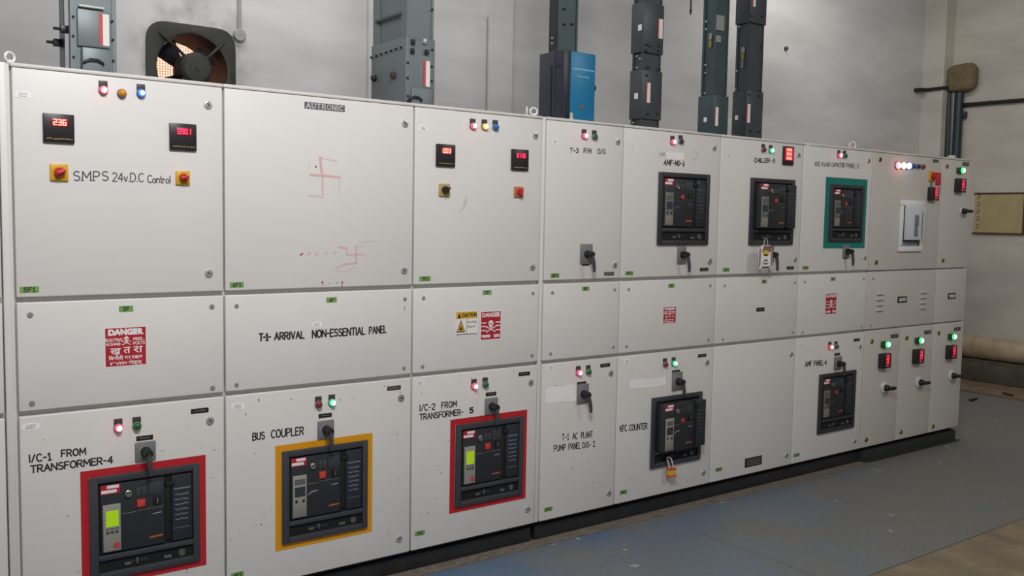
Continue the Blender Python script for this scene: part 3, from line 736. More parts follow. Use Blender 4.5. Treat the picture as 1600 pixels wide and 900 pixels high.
# ------------------------------------------------------------------ cubicles
Z_BOT, Z_LOW, Z_MID, Z_TOP = .10, .8755, 1.2595, 2.036
XS = dict(A0=0.0, A1=.7, B1=1.516, C1=2.2057, D0=2.2292, D1=2.722, E1=3.4436, F1=4.1743, G1=4.8907, H1=5.7228, I1=6.1336)
DEPTH = .62
def cubicle(x0, x1, label, paint_m=CREAM, low_m=None, base=STEEL, lows=None, g=.004, hg=.0085, first=False):
    root = thing('switchgear_cubicle', label, 'switchgear cubicle', ((x0 + x1) / 2, DEPTH / 2, 0), 'cubicles of the switchboard lineup')
    cx = (x0 + x1) / 2; W = (x1 - x0) / 2
    b = MB().box(-W + .0005, W - .0005, .024, DEPTH, Z_BOT - .006, Z_TOP - .004)
    b.rbox(-W + .0005, W - .0005, .001, DEPTH, Z_TOP - .0125, Z_TOP, .003)
    part('body', b, BODY if paint_m is CREAM else paint_m, root, (cx, 0, 0))
    part('plinth', MB().box(-W + .0005, W - .0005, .032, DEPTH - .03, .0, .07).box(-W + .0005, W - .0005, .055, DEPTH - .03, .07, Z_BOT - .006), base, root, (cx, 0, 0))
    D = lambda n, a, c, z0, z1, m: part(n, MB().rbox(a + g - (a + c) / 2, c - g - (a + c) / 2, 0, .0235, z0 - (z0 + z1) / 2, z1 - (z0 + z1) / 2, .0045, 3), m, root, ((a + c) / 2, 0, (z0 + z1) / 2))
    up = D('door', x0, x1, Z_MID + hg, Z_TOP - .015, paint_m)
    mid = D('cover_panel', x0, x1, Z_LOW + hg, Z_MID - hg, paint_m)
    low = [D('door', a, c, Z_BOT, Z_LOW - hg, low_m or paint_m) for a, c in (lows or [(x0, x1)])]
    return root, up, mid, low
def marks(door, pts_list, w, mt, name, label=None, base=None):
    """smears drawn on a door, in photograph pixels"""
    for k, pl in enumerate(pts_list):
        c = at(*pl[0]); mb = MB()
        mb.stroke([(at(*p).x - c.x, at(*p).z - c.z) for p in pl], w if not isinstance(w, list) else w[k], -.0007 - .0001 * k)
        part(name, mb, mt, door, (c.x, 0, c.z), label)

# neighbour whose edge runs out of the frame
r, u, m, l = cubicle(-.72, -.034, 'sliver of cream cubicle edge before the cubicle with yellow switches')
part('joint_strip', MB().rbox(-.0165, .0065, .0, .03, .10, Z_TOP - .002, .003).box(.0065, .016, .016, .03, .10, Z_TOP - .004), CREAM, r, (-.0170, 0, 0))

# --- A
r, u, m, (l,) = cubicle(XS['A0'], XS['A1'], 'cream cubicle with two red-knobbed yellow switches, sign reading DANGER and red-taped breaker', low_m=CREAM_LOW)
A = r
test_sticker(r, 36, 148)
pilot(r, 161, 141, 'red_on', label='lit red lamp'); pilot(r, 190, 146, 'amber', False, label='amber lamp'); pilot(r, 220, 146, 'blue_on', label='lit blue lamp')
meter(r, 91.2, 200.8, '236', True); meter(r, 285.2, 214.3, '0901', dots=(0, 2))
rotary(r, 92, 269.5, YELLOW, REDK, .056, 'yellow switch with red knob', 1.2); rotary(r, 285, 278, YELLOW, REDK, .050, 'yellow switch with red knob', 1.4)
mbt = px_text(u, 'SMPS', (114, 283), (170, 283), 16, .0040, PENCIL, gap=.22, serif=True)
px_text(u, '24v.D.C', (175, 284), (225, 285), 15, .0036, PENCIL, gap=.14); px_text(u, 'Control', (230, 286), (267, 287), 13, .0034, PENCIL, gap=.1)
lock(u, 325, 164); lock(u, 326, 427); green_tag(r, 46, 452.5, '5F1')
for s in ((47, 492), (331, 479), (332, 606), (50, 630)): screw(m, *s, r=1.15)
green_tag(r, 197, 482.5, '5F', .048)
danger_sign(r, [(162, 512.5), (228.5, 510), (229.5, 570), (163, 576)], 'hindi', 'red sign with DANGER and Hindi print')
test_sticker(r, 48, 667, .054, .026)
pilot(r, 184.5, 668, 'red_on', label='lit red lamp'); pilot(r, 213.5, 665, 'green', label='green lamp')
nameplate(r, 312, 641.5); lock(l, 328, 657); lever(r, 227, 705, legend=(226, 684), side=.004)
px_text(l, 'I/C-1', (45, 723.5), (81, 719.5), 13.5, .0048, slant=-.05); px_text(l, 'FROM', (95, 715), (135, 711), 12.5, .0048); px_text(l, 'TRANSFORMER-4', (47, 740), (177, 724), 13, .0048, gap=.17)
ra = border(r, [(126.5, 737), (321.5, 710.5), (322, 887), (127, 918)], .026, RED_TAPE, 'red tape')
breaker(ra, 'circuit breaker with lit green screen in red tape, in the TRANSFORMER-4 door', lcd=True)

eyebolt(r, 15, 85, .35, r=.0155)

# --- B
r, u, m, (l,) = cubicle(XS['A1'], XS['B1'], 'widest cream cubicle, red marks smeared on its plain upper door, amber-taped breaker below', low_m=CREAM_LOW)
a_, b_ = at(476, 163.5), at(539, 170)
pc = at(507.5, 167); pw, ph = b_.x - a_.x, .026
mk = part('maker_plate', MB().box(-pw / 2, pw / 2, -.0012, 0, -ph / 2, ph / 2), mat('maker_plate_grey', (96, 98, 102), .5), r, (pc.x, 0, pc.z), 'grey plate with white letters')
part('lettering', paint('AUTRONIC', pw * .90, ph * .66, ph * .10, y=-.0017, serif=True, x0=-pw * .45, z0=-ph * .33, gap=.30), SIGN_WHITE, mk, (pc.x, 0, pc.z))
lock(u, 632.5, 193.5); lock(u, 631, 422.5); green_tag(r, 370, 445, '6F1', .054)
marks(u, [[(503, 271), (500, 246)], [(504, 273), (504, 308)], [(485, 273), (504, 274), (531, 277)]], [.011, .007, .009], KUMKUM, 'red_mark', 'faded vermilion cross-shaped mark')
marks(u, [[(500, 246), (527, 252)], [(531, 277), (530, 303)], [(504, 307), (481, 305)], [(484, 271), (483, 251)]], [.006, .0065, .006, .003], KUMKUM_FAINT, 'red_mark', 'faint vermilion mark')
marks(u, [[(542, 398), (570, 397)], [(556, 384), (557, 411)], [(530, 386), (541, 387), (543, 398)], [(557, 411), (541, 412), (527, 418)]], [.006, .007, .007, .0065], KUMKUM, 'red_mark', 'smeared vermilion mark')
marks(u, [[(556, 384), (568, 384)], [(570, 397), (577, 413)], [(525, 422), (540, 424), (556, 416)], [(560, 378), (588, 376)]], [.006, .006, .004, .003], KUMKUM_FAINT, 'red_mark', 'faint vermilion mark')
for k, (x, y) in enumerate(((471, 397.5), (483, 396.5), (495, 397), (510, 395.5), (523, 395))):
    marks(u, [[(x - 1.6, y + 1), (x + 1.6, y - 1.4)]], .006 if k in (0, 3) else .0075, KUMKUM if k else KUMKUM_DOT, 'red_dot')
for (x, y, w_, drip) in ((503.5, 441, .0075, 4.5), (514.5, 443, .004, 0), (526, 442, .0045, 0), (534.5, 441, .0075, 7)):
    marks(u, [[(x, y), (x + .4, y + .2)]] + ([[(x, y), (x, y + drip)]] if drip else []), [w_, .0028], KUMKUM_DOT, 'red_dot')
p = at(493.5, 260.5); part('red_dot', MB().disc(0, 0, .0042, -.0007, 10), KUMKUM_DOT, u, (p.x, 0, p.z))
green_tag(r, 518, 468.5, '6F', .046); test_sticker(r, 495, 507.5, .044, .022)
px_text(m, 'T-1-', (404, 533.5), (424, 532.3), 13, .0065, gap=.12); px_text(m, 'ARRIVAL', (428, 532), (476, 529.3), 13, .0058); px_text(m, 'NON-ESSENTIAL', (487, 528.8), (571, 523.2), 13.5, .0058, gap=.17); px_text(m, 'PANEL', (576, 522.8), (604, 520.2), 12.5, .0054)
for s in ((369.5, 478), (632.5, 467), (631, 575), (369.5, 601)): screw(m, *s)
marks(m, [[(632, 480), (632, 484)]], .0045, DULL, 'scuff')
test_sticker(r, 371.5, 635, .05, .026)
pilot(r, 497, 631.5, 'red', label='red lamp'); pilot(r, 518, 628.5, 'green_on', label='lit green lamp'); lever(r, 508.5, 671, h=.076, legend=(508, 649), side=.006)
nameplate(r, 615.5, 606, mt=mat('nameplate_brown', (84, 66, 48), .4)); lock(l, 626.5, 621.5, DULL); lock(l, 623.5, 841.5)
px_text(l, 'BUS', (394, 689), (414, 686.5), 13, .005); px_text(l, 'COUPLER', (423, 685.5), (475, 679.5), 14, .005)
rb = border(r, [(430, 697), (582.5, 676), (580.5, 831), (430, 862)], .026, YEL_TAPE, 'amber tape')
breaker(rb, 'circuit breaker in amber yellow tape beneath the BUS COUPLER lettering', lcd=False)
green_tag(r, 371, 898, '6F2', .05)

# --- C
r, u, m, (l,) = cubicle(XS['B1'], XS['C1'], 'cream cubicle with red, amber and blue lamps and paired caution and danger signs', low_m=CREAM_LOW)
test_sticker(r, 661.5, 200.5, .042, .028)
pilot(r, 738, 197, 'red_on', label='lit red lamp'); pilot(r, 756.3, 198, 'amber_on', label='lit amber lamp'); pilot(r, 773.3, 199, 'blue', label='blue lamp')
meter(r, 695.1, 243.1, '003', True); meter(r, 811.1, 250.1, '0110', dots=(1,))
rotary(r, 693.5, 297, TAN, BLACK, .054, 'tan switch with black knob', .9); rotary(r, 809.5, 300, mat('orange_plate', (186, 112, 66), .45), REDK, .05, 'orange switch with red knob', .2)
lock(u, 836.5, 212); lock(u, 831.5, 417.5); green_tag(r, 664, 435.5, '7F1', .056)
marks(u, [[(729, 308), (728, 318), (723, 326), (717, 332)]], .0035, SMUDGE, 'scuff'); marks(u, [[(727, 312), (725, 322)]], .012, mat('light_smudge', (205, 201, 197), .7), 'scuff')
green_tag(r, 761, 457, '7F', .048)
caution_sign(r, [(711.5, 486), (746.5, 485), (745, 523), (712, 525.5)])
danger_sign(r, [(750.5, 486), (783.5, 485), (782.5, 530.5), (750, 532)], 'skull', 'red sign with DANGER and large skull')
for s in ((661.5, 465.5), (832.5, 458), (831, 555), (660, 572.5)): screw(m, *s)
test_sticker(r, 657, 599, .042, .028)
pilot(r, 740, 603, 'red_on', label='lit red lamp'); pilot(r, 757.5, 600.5, 'green', label='green lamp')
nameplate(r, 819, 584); lock(l, 829, 597.5); lock(l, 824, 795.5); lever(r, 767, 634.5, h=.078, legend=(767, 615.5), side=.006)
px_text(l, 'I/C-2', (655, 643), (680, 640.5), 11, .0048); px_text(l, 'FROM', (689, 638.8), (714, 635.8), 10.5, .0048); px_text(l, 'TRANSFORMER-', (655, 657), (724, 648.5), 10.5, .0046, gap=.17); px_text(l, '5', (733, 646.5), (740, 645.6), 10, .0068)
rc = border(r, [(704, 657), (824, 639), (820.5, 779), (701.5, 802.5)], .026, RED_TAPE, 'red tape')
breaker(rc, 'circuit breaker with lit green screen in red tape below the paired caution and danger signs', lcd=True)
green_tag(r, 656, 833, '7F2', .05)
eyebolt(r, 823, 172, 1.0); eyebolt(r, 834, 174, -.45)

# --- D
r, u, m, (l,) = cubicle(XS['D0'], XS['D1'], 'narrow cream cubicle with one handle high up, torn paper and no breaker', low_m=CREAM_LOW)
part('joint_strip', MB().rbox(-.010, .010, .005, .03, .10, Z_TOP - .002, .002), CREAM, r, (XS['D0'] - .0118, 0, 0))
pilot(r, 912, 212.5, 'red_on', label='lit red lamp'); pilot(r, 928, 214, 'green', label='green lamp')
test_sticker(r, 867, 221, .036, .026); lock(u, 965, 221.5)
px_text(u, 'T-3', (890, 239), (904, 239.2), 8, .0042); px_text(u, 'P/H', (911.5, 239.8), (924, 240.2), 9, .0042); px_text(u, 'O/G', (933, 240.8), (946, 241.5), 9, .0042)
lever(r, 915.5, 397, .078, .098, .085, side=.016); nameplate(r, 915, 412.5, .045, .016)
lock(u, 960.5, 414); nameplate(r, 951.5, 427.5, mt=mat('nameplate_taupe', (92, 84, 76), .4)); green_tag(r, 867, 430.5, '8F1', .054)
green_tag(r, 915, 451, '8F', .046)
for s in ((863, 457), (960, 452.5), (958, 542), (860, 552.5)): screw(m, *s, r=.95)
test_sticker(r, 861, 575.5, .042, .030)
pilot(r, 903, 582, 'red_on', label='lit red lamp'); pilot(r, 918.5, 580.5, 'green', label='green lamp'); nameplate(r, 945.5, 570.5); lock(l, 954, 583)
lever(r, 910, 615, .076, .098, .088, legend=(908.5, 599), side=.018)
pp = [(852, 608), (862, 604), (876, 606), (890, 601), (899, 602), (900, 627), (888, 627), (870, 629), (853, 631)]
c0 = at(875, 615)
part('torn_paper', MB().poly([(at(*q).x - c0.x, at(*q).z - c0.z) for q in pp], -.0012, 0), PAPER, r, (c0.x, 0, c0.z), 'torn white paper strip')
px_text(l, 'T-1', (877.5, 688.5), (889, 687.4), 10.5, .0042); px_text(l, 'AC', (894, 686.8), (902.5, 686), 10.5, .0042); px_text(l, 'PLANT', (907.5, 685.5), (926, 683.3), 10.5, .0042)
px_text(l, 'PUMP', (865, 706), (884, 703.8), 10.5, .0042); px_text(l, 'PANEL', (888, 703.2), (907, 701), 10.5, .0042); px_text(l, 'O/G-', (909.5, 700.8), (923, 699.2), 10, .0042); px_text(l, '1', (926, 698.3), (930, 697.9), 10, .0042)
lock(l, 951, 770); green_tag(r, 856.5, 795.5, '8F2', .052)

# --- E
r, u, m, (l,) = cubicle(XS['D1'], XS['E1'], 'cream cubicle with two untaped breakers and small dark danger sign, next to narrow cubicle', low_m=CREAM_LOW)
pilot(r, 1050, 222, 'red_on', label='lit red lamp'); pilot(r, 1062.8, 221, 'darkgreen', label='dark green lamp')
test_sticker(r, 988.5, 229, .036, .026); lock(u, 1115.7, 231.5); lock(u, 1108.5, 408.5, r=1.2)
c0 = at(1055, 243); part('paper_remnant', MB().poly([(at(*q).x - c0.x, at(*q).z - c0.z) for q in ((1041, 238), (1068, 239), (1069, 250), (1042, 249))], -.001, 0), PAPER, r, (c0.x, 0, c0.z), 'remnant of white paper')
marks(u, [[(1032, 241), (1038, 241)]], .02, SMUDGE, 'scuff'); marks(u, [[(1084, 236), (1091, 239), (1090, 244), (1082, 250)]], .007, mat('light_smudge', (205, 201, 197), .7), 'scuff')
px_text(u, 'AMF', (1036.5, 258.5), (1050.5, 259.2), 9.5, .0052, slant=.1); px_text(u, '-NO-', (1051.5, 259.2), (1065, 259.8), 9, .0050); px_text(u, '6', (1066.5, 260), (1069.5, 260.2), 9, .005)
breaker_px([(1029.5, 269), (1108, 272.5), (1103.5, 383), (1024.5, 382.5)], 'untaped circuit breaker beneath the AMF lettering, one black handle below it', lcd=False, far=True, round_btn=True)
lever(r, 1064.5, 398, .066, .10, .088, side=.016); nameplate(r, 1062.5, 408.8, .045, .015)
nameplate(r, 1100, 421); green_tag(r, 983, 427, '9F1', .056); green_tag(r, 1049, 446.5, '9F', .046)
danger_sign(r, [(1036, 480.5), (1056.5, 478), (1055.5, 504), (1035.5, 507)], 'hindi_far', 'small dark red sign with DANGER')
for s in ((982, 452), (1109.5, 446), (1106.5, 531), (978.5, 541)): screw(m, *s, r=.95)
test_sticker(r, 980, 565.5, .042, .030)
pilot(r, 1038.5, 569, 'red', label='red lamp'); pilot(r, 1052, 567.5, 'green_on', label='lit green lamp'); nameplate(r, 1097, 555.5); lock(l, 1104.5, 566.5); lock(l, 1098.5, 738.5)
lever(r, 1057.5, 595.5, .078, .10, .07, legend=(1056, 580.5), side=.012)
c0 = at(1012, 600); part('paper_remnant', MB().poly([(at(*q).x - c0.x, at(*q).z - c0.z) for q in ((984, 595), (1000, 592), (1012, 593), (1040, 588), (1041, 601), (1022, 605), (983, 608))], -.001, 0), PAPER, r, (c0.x, 0, c0.z), 'remnant of white paper')
px_text(l, 'KFC', (968, 675.5), (979.5, 674), 11, .0052); px_text(l, 'COUNTER', (982.5, 673.8), (1011.5, 670.5), 10.5, .0050, gap=.16)
breaker_px([(1016.5, 621.5), (1095, 611.5), (1092.5, 717), (1015.5, 732)], 'untaped circuit breaker drawn forward out of its surround, above orange padlock', lcd=False, racked=.055, round_btn=True)
green_tag(r, 974, 769, '9F2', .052)

# --- F
r, u, m, (l,) = cubicle(XS['E1'], XS['F1'], 'cream cubicle with warning tag on its breaker and blank lower door')
pilot(r, 1192, 234, 'red', label='red lamp'); pilot(r, 1203.5, 235.5, 'green_on', label='lit green lamp')
q = at(1230.5, 243.5)
mo = part('digital_meter', MB().rbox(-.048, .048, -.010, 0, -.054, .054, .003), METER, r, (q.x, 0, q.z), 'meter glowing red all over')
part('display', MB().rbox(-.036, .038, -.0115, -.009, -.028, .046, .001), mat('display_backlit', (120, 10, 20), .4, emit=(.9, .02, .05), power=.45), mo, (q.x, 0, q.z))
part('digits', seven('888', .05, .014, -.0122, .0028, seven('888', .05, .014, -.0122, .0028, seven('888', .05, .014, -.0122, .0028, z0=.034), z0=.010), z0=-.014), SEGHOT, mo, (q.x, 0, q.z))
test_sticker(r, 1139, 243, .034, .026); lock(u, 1247.5, 242.5); lock(u, 1242, 405.5)
px_text(u, 'CHILLER', (1178, 254), (1203, 254.6), 7.5, .0052, gap=.16); px_text(u, '-5', (1204.5, 254.6), (1211, 254.8), 7, .005)
breaker_px([(1173, 278), (1240.5, 281), (1236, 383), (1168, 382.5)], 'circuit breaker drawn forward out of its surround, with striped warning tag hung below', lcd=False, racked=.035, far=True, round_btn=True)
lever(r, 1203, 398, .06, .095, .09, side=.014)
nameplate(r, 1234.5, 418.5); green_tag(r, 1134.5, 421.5, '10F1'[1:], .056); green_tag(r, 1194, 440, '10F'[1:], .046)
nameplate(r, 1188, 483.5, .072, .022)
for s in ((1132, 446), (1241.5, 441.5), (1238, 519), (1129, 530)): screw(m, *s, r=.9)
lock(l, 1236, 553.5); lock(l, 1228.5, 711.5)
q = at(1177, 721)
ro = part('rating_plate', MB().rbox(-.076, .076, -.002, 0, -.027, .027, .001), mat('nameplate_black', (34, 32, 32), .4), r, (q.x, 0, q.z), 'black plate with silver print')
part('print', scribble(.13, .04, 4, -.0026, .004, seed=4, fill=.95), mat('silver_print', (170, 170, 168), .4, .5), ro, (q.x, 0, q.z))
green_tag(r, 1123, 733.5, '0F2', .056)

# --- G
r, u, m, (l,) = cubicle(XS['F1'], XS['G1'], 'cream cubicle with teal-taped breaker above and narrow danger sign at mid height')
pilot(r, 1310, 243, 'red_on', label='lit red lamp'); pilot(r, 1319, 243.5, 'green', label='green lamp')
test_sticker(r, 1263, 227, .03, .024); lock(u, 1357, 251.5); lock(u, 1351, 402.5)
px_text(u, '400', (1272.5, 260), (1281, 260.3), 8, .0036); px_text(u, 'KVAR', (1283.5, 260.4), (1297, 260.9), 7.5, .0036); px_text(u, 'CAPACITOR', (1299, 261), (1319.5, 262), 7.5, .0034, gap=.14); px_text(u, 'PANEL-2', (1321.5, 262.1), (1341.5, 263.2), 7.5, .0036)
rg = border(r, [(1290.5, 277), (1355.5, 280), (1350.5, 388), (1286, 388)], .042, TEAL_TAPE, 'teal tape')
breaker(rg, 'circuit breaker in wide teal tape beneath capacitor panel lettering', lcd=False, far=True, round_btn=True)
lever(r, 1321.5, 393, .07, .085, .085, side=.014); nameplate(r, 1320, 403, .045, .014)
green_tag(r, 1258.5, 418.5, '1F1', .06); green_tag(r, 1301.5, 436, '1F', .05)
danger_sign(r, [(1289.5, 458), (1308, 457), (1306.5, 490.5), (1288.5, 492.5)], 'skull', 'narrow red sign with white bands')
for s in ((1257, 440.5), (1349.5, 435.5), (1346, 509.5), (1253.5, 519)): screw(m, *s, r=.9)
test_sticker(r, 1251, 538.5, .03, .024)
pilot(r, 1296, 542, 'red_on', label='lit red lamp'); pilot(r, 1305.5, 541, 'green', label='green lamp'); nameplate(r, 1338.5, 531); lock(l, 1343.5, 541.5); lock(l, 1335, 689)
lever(r, 1308.5, 567.5, .078, .085, .07, legend=(1308, 553.5), side=.012)
px_text(l, 'AMF', (1257.5, 573.5), (1268, 572.6), 9, .0055); px_text(l, 'PANEL-4', (1271, 572.4), (1291.5, 570.4), 9, .0055)
breaker_px([(1279.5, 585), (1336.5, 577.5), (1331.5, 666), (1275.5, 680)], 'untaped circuit breaker low down beside the three small beige feeder doors', lcd=False, far=True, round_btn=True)
green_tag(r, 1244.5, 711, '1F2', .06)
eyebolt(r, 1332, 224, -.6, Y=.10, r=.021)

# --- H and I: the beige end sections
X2 = 5.306
def feeder(root, door, lx, ly, mx, my, lockp, low=None, np_=None, rot=None):
    p = at(lx, ly)
    o = part('pilot_lamp', MB().rbox(-.038, .032, -.016, 0, -.020, .020, .004).lathe([(.0235, -.014), (.0225, -.022)], c=(.004, 0, 0), n=18), mat('lamp_housing', (40, 62, 46), .5), root, (p.x, 0, p.z), 'lit green lamp')
    me = cached('led', lambda: MB().lathe([(.021, -.02)] + [(.021 * math.cos(a), -.026 - .012 * math.sin(a)) for a in [i * PI / 12 for i in range(6)]] + [(.0005, -.0382)], n=18).mesh('lens', [LAMP['led_on'][0]]))
    put('lens', me, o, (p.x + .004, 0, p.z))
    put('lamp_core', cached('ledcore', lambda: MB().lathe([(.0145, -.033), (.0125, -.038), (.006, -.0405), (.0004, -.041)], n=16).mesh('lamp_core', [LAMP['led_on'][1]])), o, (p.x + .004, 0, p.z))
    part('terminal', MB().rbox(.036, .050, -.014, 0, -.014, .014, .002), mat('terminal_amber', (160, 110, 40), .5), o, (p.x, 0, p.z))
    small_meter(root, mx, my)
    lock(door, *lockp, BRASS, 1.05)
    if low: lock(door, *low, BRASS, 1.0)
    if np_: nameplate(root, *np_, .09, .026, mat('nameplate_slate', (72, 74, 80), .4))
    if rot: turn_handle(root, *rot)
def small_meter(root, x, y, w=.098, h=.098):
    p = at(x, y)
    o = part('digital_meter', MB().rbox(-w / 2, w / 2, -.036, 0, -h / 2, h / 2, .004), METER, root, (p.x, 0, p.z))
    mb = seven('3', .045, .024, -.0368, .0065, x0=.006, z0=.026); seven('3', .045, .024, -.0368, .0065, mb, x0=.006, z0=-.004); mb.stroke([(-.012, -.032), (.02, -.032)], .005, -.0368)
    part('digits', mb, mat('dim_red_segments', (220, 30, 50), .5, emit=(1.0, .03, .08), power=1.1), o, (p.x, 0, p.z), 'glowing red digits')
def turn_handle(root, x, y, white=True, knob=BLACK):
    p = at(x, y)
    k = 1 if white else .7
    o = part('turn_handle', MB().lathe([(.040 * k, 0), (.040 * k, -.006), (.034 * k, -.012), (.026 * k, -.014), (.02 * k, -.014)], n=22), mat('handle_rose_white', (198, 202, 202), .4) if white else CREAM_OLD, root, (p.x, 0, p.z))
    part('knob', MB().lathe([(.022, -.012), (.020, -.034), (.016, -.04), (.01, -.041)], n=18).rbox(-.011, .052, -.062, -.036, -.011, .011, .005), knob, o, (p.x, 0, p.z))
r, u, m, ls = cubicle(XS['G1'], XS['H1'], 'beige cubicle with white-framed breaker window and bright lamp row over two feeder doors', CREAM_OLD, lows=[(XS['G1'], X2), (X2, XS['H1'])], g=.003, hg=.004)
for (x, st, lab) in ((1401, 'redhot', 'lit red lamp'), (1409.5, 'amberhot', 'lit amber lamp'), (1417.5, 'bluehot', 'lit blue lamp'), (1426, 'navy', 'blue lamp'), (1433.5, 'navy', 'blue lamp'), (1441, 'red', 'red lamp')):
    pilot(r, x, 258.5 + (x - 1401) * .05, st, False, .026 if st in ('redhot', 'amberhot', 'bluehot') else .018, lab)
nameplate(r, 1462, 251.5, .07, .02, mat('nameplate_slate', (72, 74, 80), .4))
q = at(1455, 275)
ho = part('turn_handle', MB().rbox(-.034, .034, -.012, 0, -.034, .034, .003), YELLOW, r, (q.x, 0, q.z), 'yellow plate with red lever')
part('lever', MB().lathe([(.026, -.010), (.022, -.035), (.018, -.045)], n=18).rbox(-.018, .020, -.062, -.038, -.066, .022, .006), REDK, ho, (q.x, 0, q.z))
small_meter(r, 1454.5, 303, .09, .09)
lock(u, 1375, 249.5, BRASS, 1.05); lock(u, 1368.5, 410, BRASS, 1.05)
x0, x1, z0, z1 = rectpx([(1405, 312.5), (1442, 314), (1438.5, 394), (1402.5, 392)])
cx, cz, w, h = (x0 + x1) / 2, (z0 + z1) / 2, x1 - x0, z1 - z0
wp = mat('white_window_frame', (226, 228, 230), .4)
fw = .036
fb = MB()
for (a, b, c, d) in ((-w / 2, w / 2, h / 2 - fw, h / 2), (-w / 2, w / 2, -h / 2, -h / 2 + fw), (-w / 2, -w / 2 + fw, -h / 2 + fw, h / 2 - fw), (w / 2 - fw, w / 2, -h / 2 + fw, h / 2 - fw)):
    fb.rbox(a, b, -.016, 0, c, d, .005)
wo = part('breaker_window', fb, wp, r, (cx, 0, cz), 'white framed window')
part('recess', MB().box(-w / 2 + fw, w / 2 - fw, -.002, 0, -h / 2 + fw, h / 2 - fw), mat('window_dark', (58, 60, 64), .5), wo, (cx, 0, cz))
part('module_strip', scribble(w * .6, .03, 2, -.0085, .007, MB().rbox(-w * .32, w * .3, -.008, -.002, -h * .40, -h * .30, .001), 0, -h * .35, 3), mat('module_grey', (140, 144, 148), .5), wo, (cx, 0, cz))
part('cover', MB().rbox(-w * .36, w * .36, -.050, -.016, -h * .27, h * .40, .004), mat('frosted_cover', (206, 210, 214), .35), wo, (cx, 0, cz), 'pale cover')
part('toggle', MB().rbox(-w * .12, w * .02, -.054, -.049, -h * .2, h * .22, .002).rbox(w * .19, w * .22, -.053, -.049, -h * .24, h * .28, .001).rbox(-w * .12, w * .02, -.058, -.052, h * .02, h * .20, .002), mat('toggle_grey', (118, 126, 134), .5), wo, (cx, 0, cz), 'grey toggle')
for (lx, ly, step) in ((1375, 459.5, 7.8), (1443, 457, 7.3)):
    q = at(lx, ly); mb = MB()
    for i in range(4):
        zz = -(i * .036)
        mb.tube([(-.045, 0, zz), (-.03, -.008, zz + .002), (.03, -.008, zz + .002), (.045, 0, zz)], [.002, .006, .006, .002], 8)
    part('vent_louvre', mb, CREAM_OLD, m, (q.x, 0, q.z))
q = at(1409.5, 468)
ro = part('nameplate', MB().rbox(-.056, .056, -.003, 0, -.021, .021, .001), mat('nameplate_navy', (40, 42, 50), .4), r, (q.x, 0, q.z))
part('engraving', scribble(.085, .026, 2, -.0036, .007, seed=2, fill=.95), WHITE, ro, (q.x, 0, q.z))
for s in ((1364, 435), (1360.5, 508.5)): screw(m, *s, r=.9)
feeder(r, ls[0], 1381, 537.5, 1378.5, 563, (1362, 533.5), (1353, 687), (1397.5, 525), (1381, 605.5))
feeder(r, ls[1], 1433.5, 531.5, 1431, 556, (1416.5, 528), (1407.5, 675), (1449.5, 519), (1435, 597))
H_ = r
r, u, m, ls = cubicle(XS['H1'], XS['I1'], 'narrow beige cubicle at the far end of the lineup, next to the bare plaster wall', CREAM_OLD, g=.003, hg=.004)
feeder(r, u, 1498.5, 266.5, 1496.5, 290, (1479.5, 260), (1473, 407), (1509, 256.5)); turn_handle(r, 1502, 330, False)
q = at(1487, 462.5)
ro = part('nameplate', MB().rbox(-.052, .052, -.003, 0, -.021, .021, .001), mat('nameplate_navy', (40, 42, 50), .4), r, (q.x, 0, q.z))
part('engraving', scribble(.08, .026, 2, -.0036, .007, seed=8, fill=.95), WHITE, ro, (q.x, 0, q.z))
feeder(r, ls[0], 1485, 525.5, 1482.5, 549.5, (1466.5, 520.5), (1457.5, 666), (1495.5, 514), (1486, 586.5))
q = at(1487, 244, .32)
part('cable_gland', MB().lathe([(.045, 0), (.045, .016), (.030, .020), (.030, .055), (.020, .06)], 'Z', n=16), mat('gland_pale', (196, 200, 202), .4, .2), r, (q.x, .32, Z_TOP + .0002))
part('foot_plate', MB().box(-.62, .55, -.035, .03, 0, .012).box(-.62, .55, -.003, .03, .012, .075), mat('foot_plate_green_black', (46, 50, 48), .5, vary=.2, scale=12), H_, (5.54, 0, 0))

# ------------------------------------------------------------------ things hung on the breakers
def padlock():
    p = at(1047.5, 722)
    root = thing('padlock', 'orange and yellow padlock hanging by long steel shackle under drawn-out breaker', 'padlock', (p.x, -.03, at(1049, 745).z))
    zb, zt = at(1049, 744, -.03).z, at(1049, 733, -.03).z
    q = at(1049, 738, -.03); O = Vector((q.x, -.03, q.z)); hh = (zt - zb) / 2
    o = part('case', MB().rbox(-.022, .022, -.014, .014, -hh, hh, .005), mat('padlock_yellow', (214, 176, 62), .4), root, O, 'yellow case')
    part('bumper', MB().rbox(-.0245, .0245, -.016, .016, hh - .005, hh + .004, .003).rbox(-.0245, .0245, -.016, .016, -hh - .004, -hh + .005, .003), mat('padlock_orange', (206, 74, 50), .45), root, O, 'orange bumper bands')
    zt2 = at(1043, 716, -.03).z - q.z
    sh = MB().tube([(-.015, 0, hh), (-.023, 0, hh + (zt2 - hh) * .5), (-.030, .003, zt2 - .010), (-.025, .010, zt2), (-.007, .010, zt2), (-.001, .003, zt2 - .010), (.006, 0, hh + (zt2 - hh) * .5), (.013, 0, hh)], .0042, 10)
    part('shackle', sh, mat('shackle_bright', (226, 226, 226), .3, .3), root, O, 'steel shackle')
padlock()
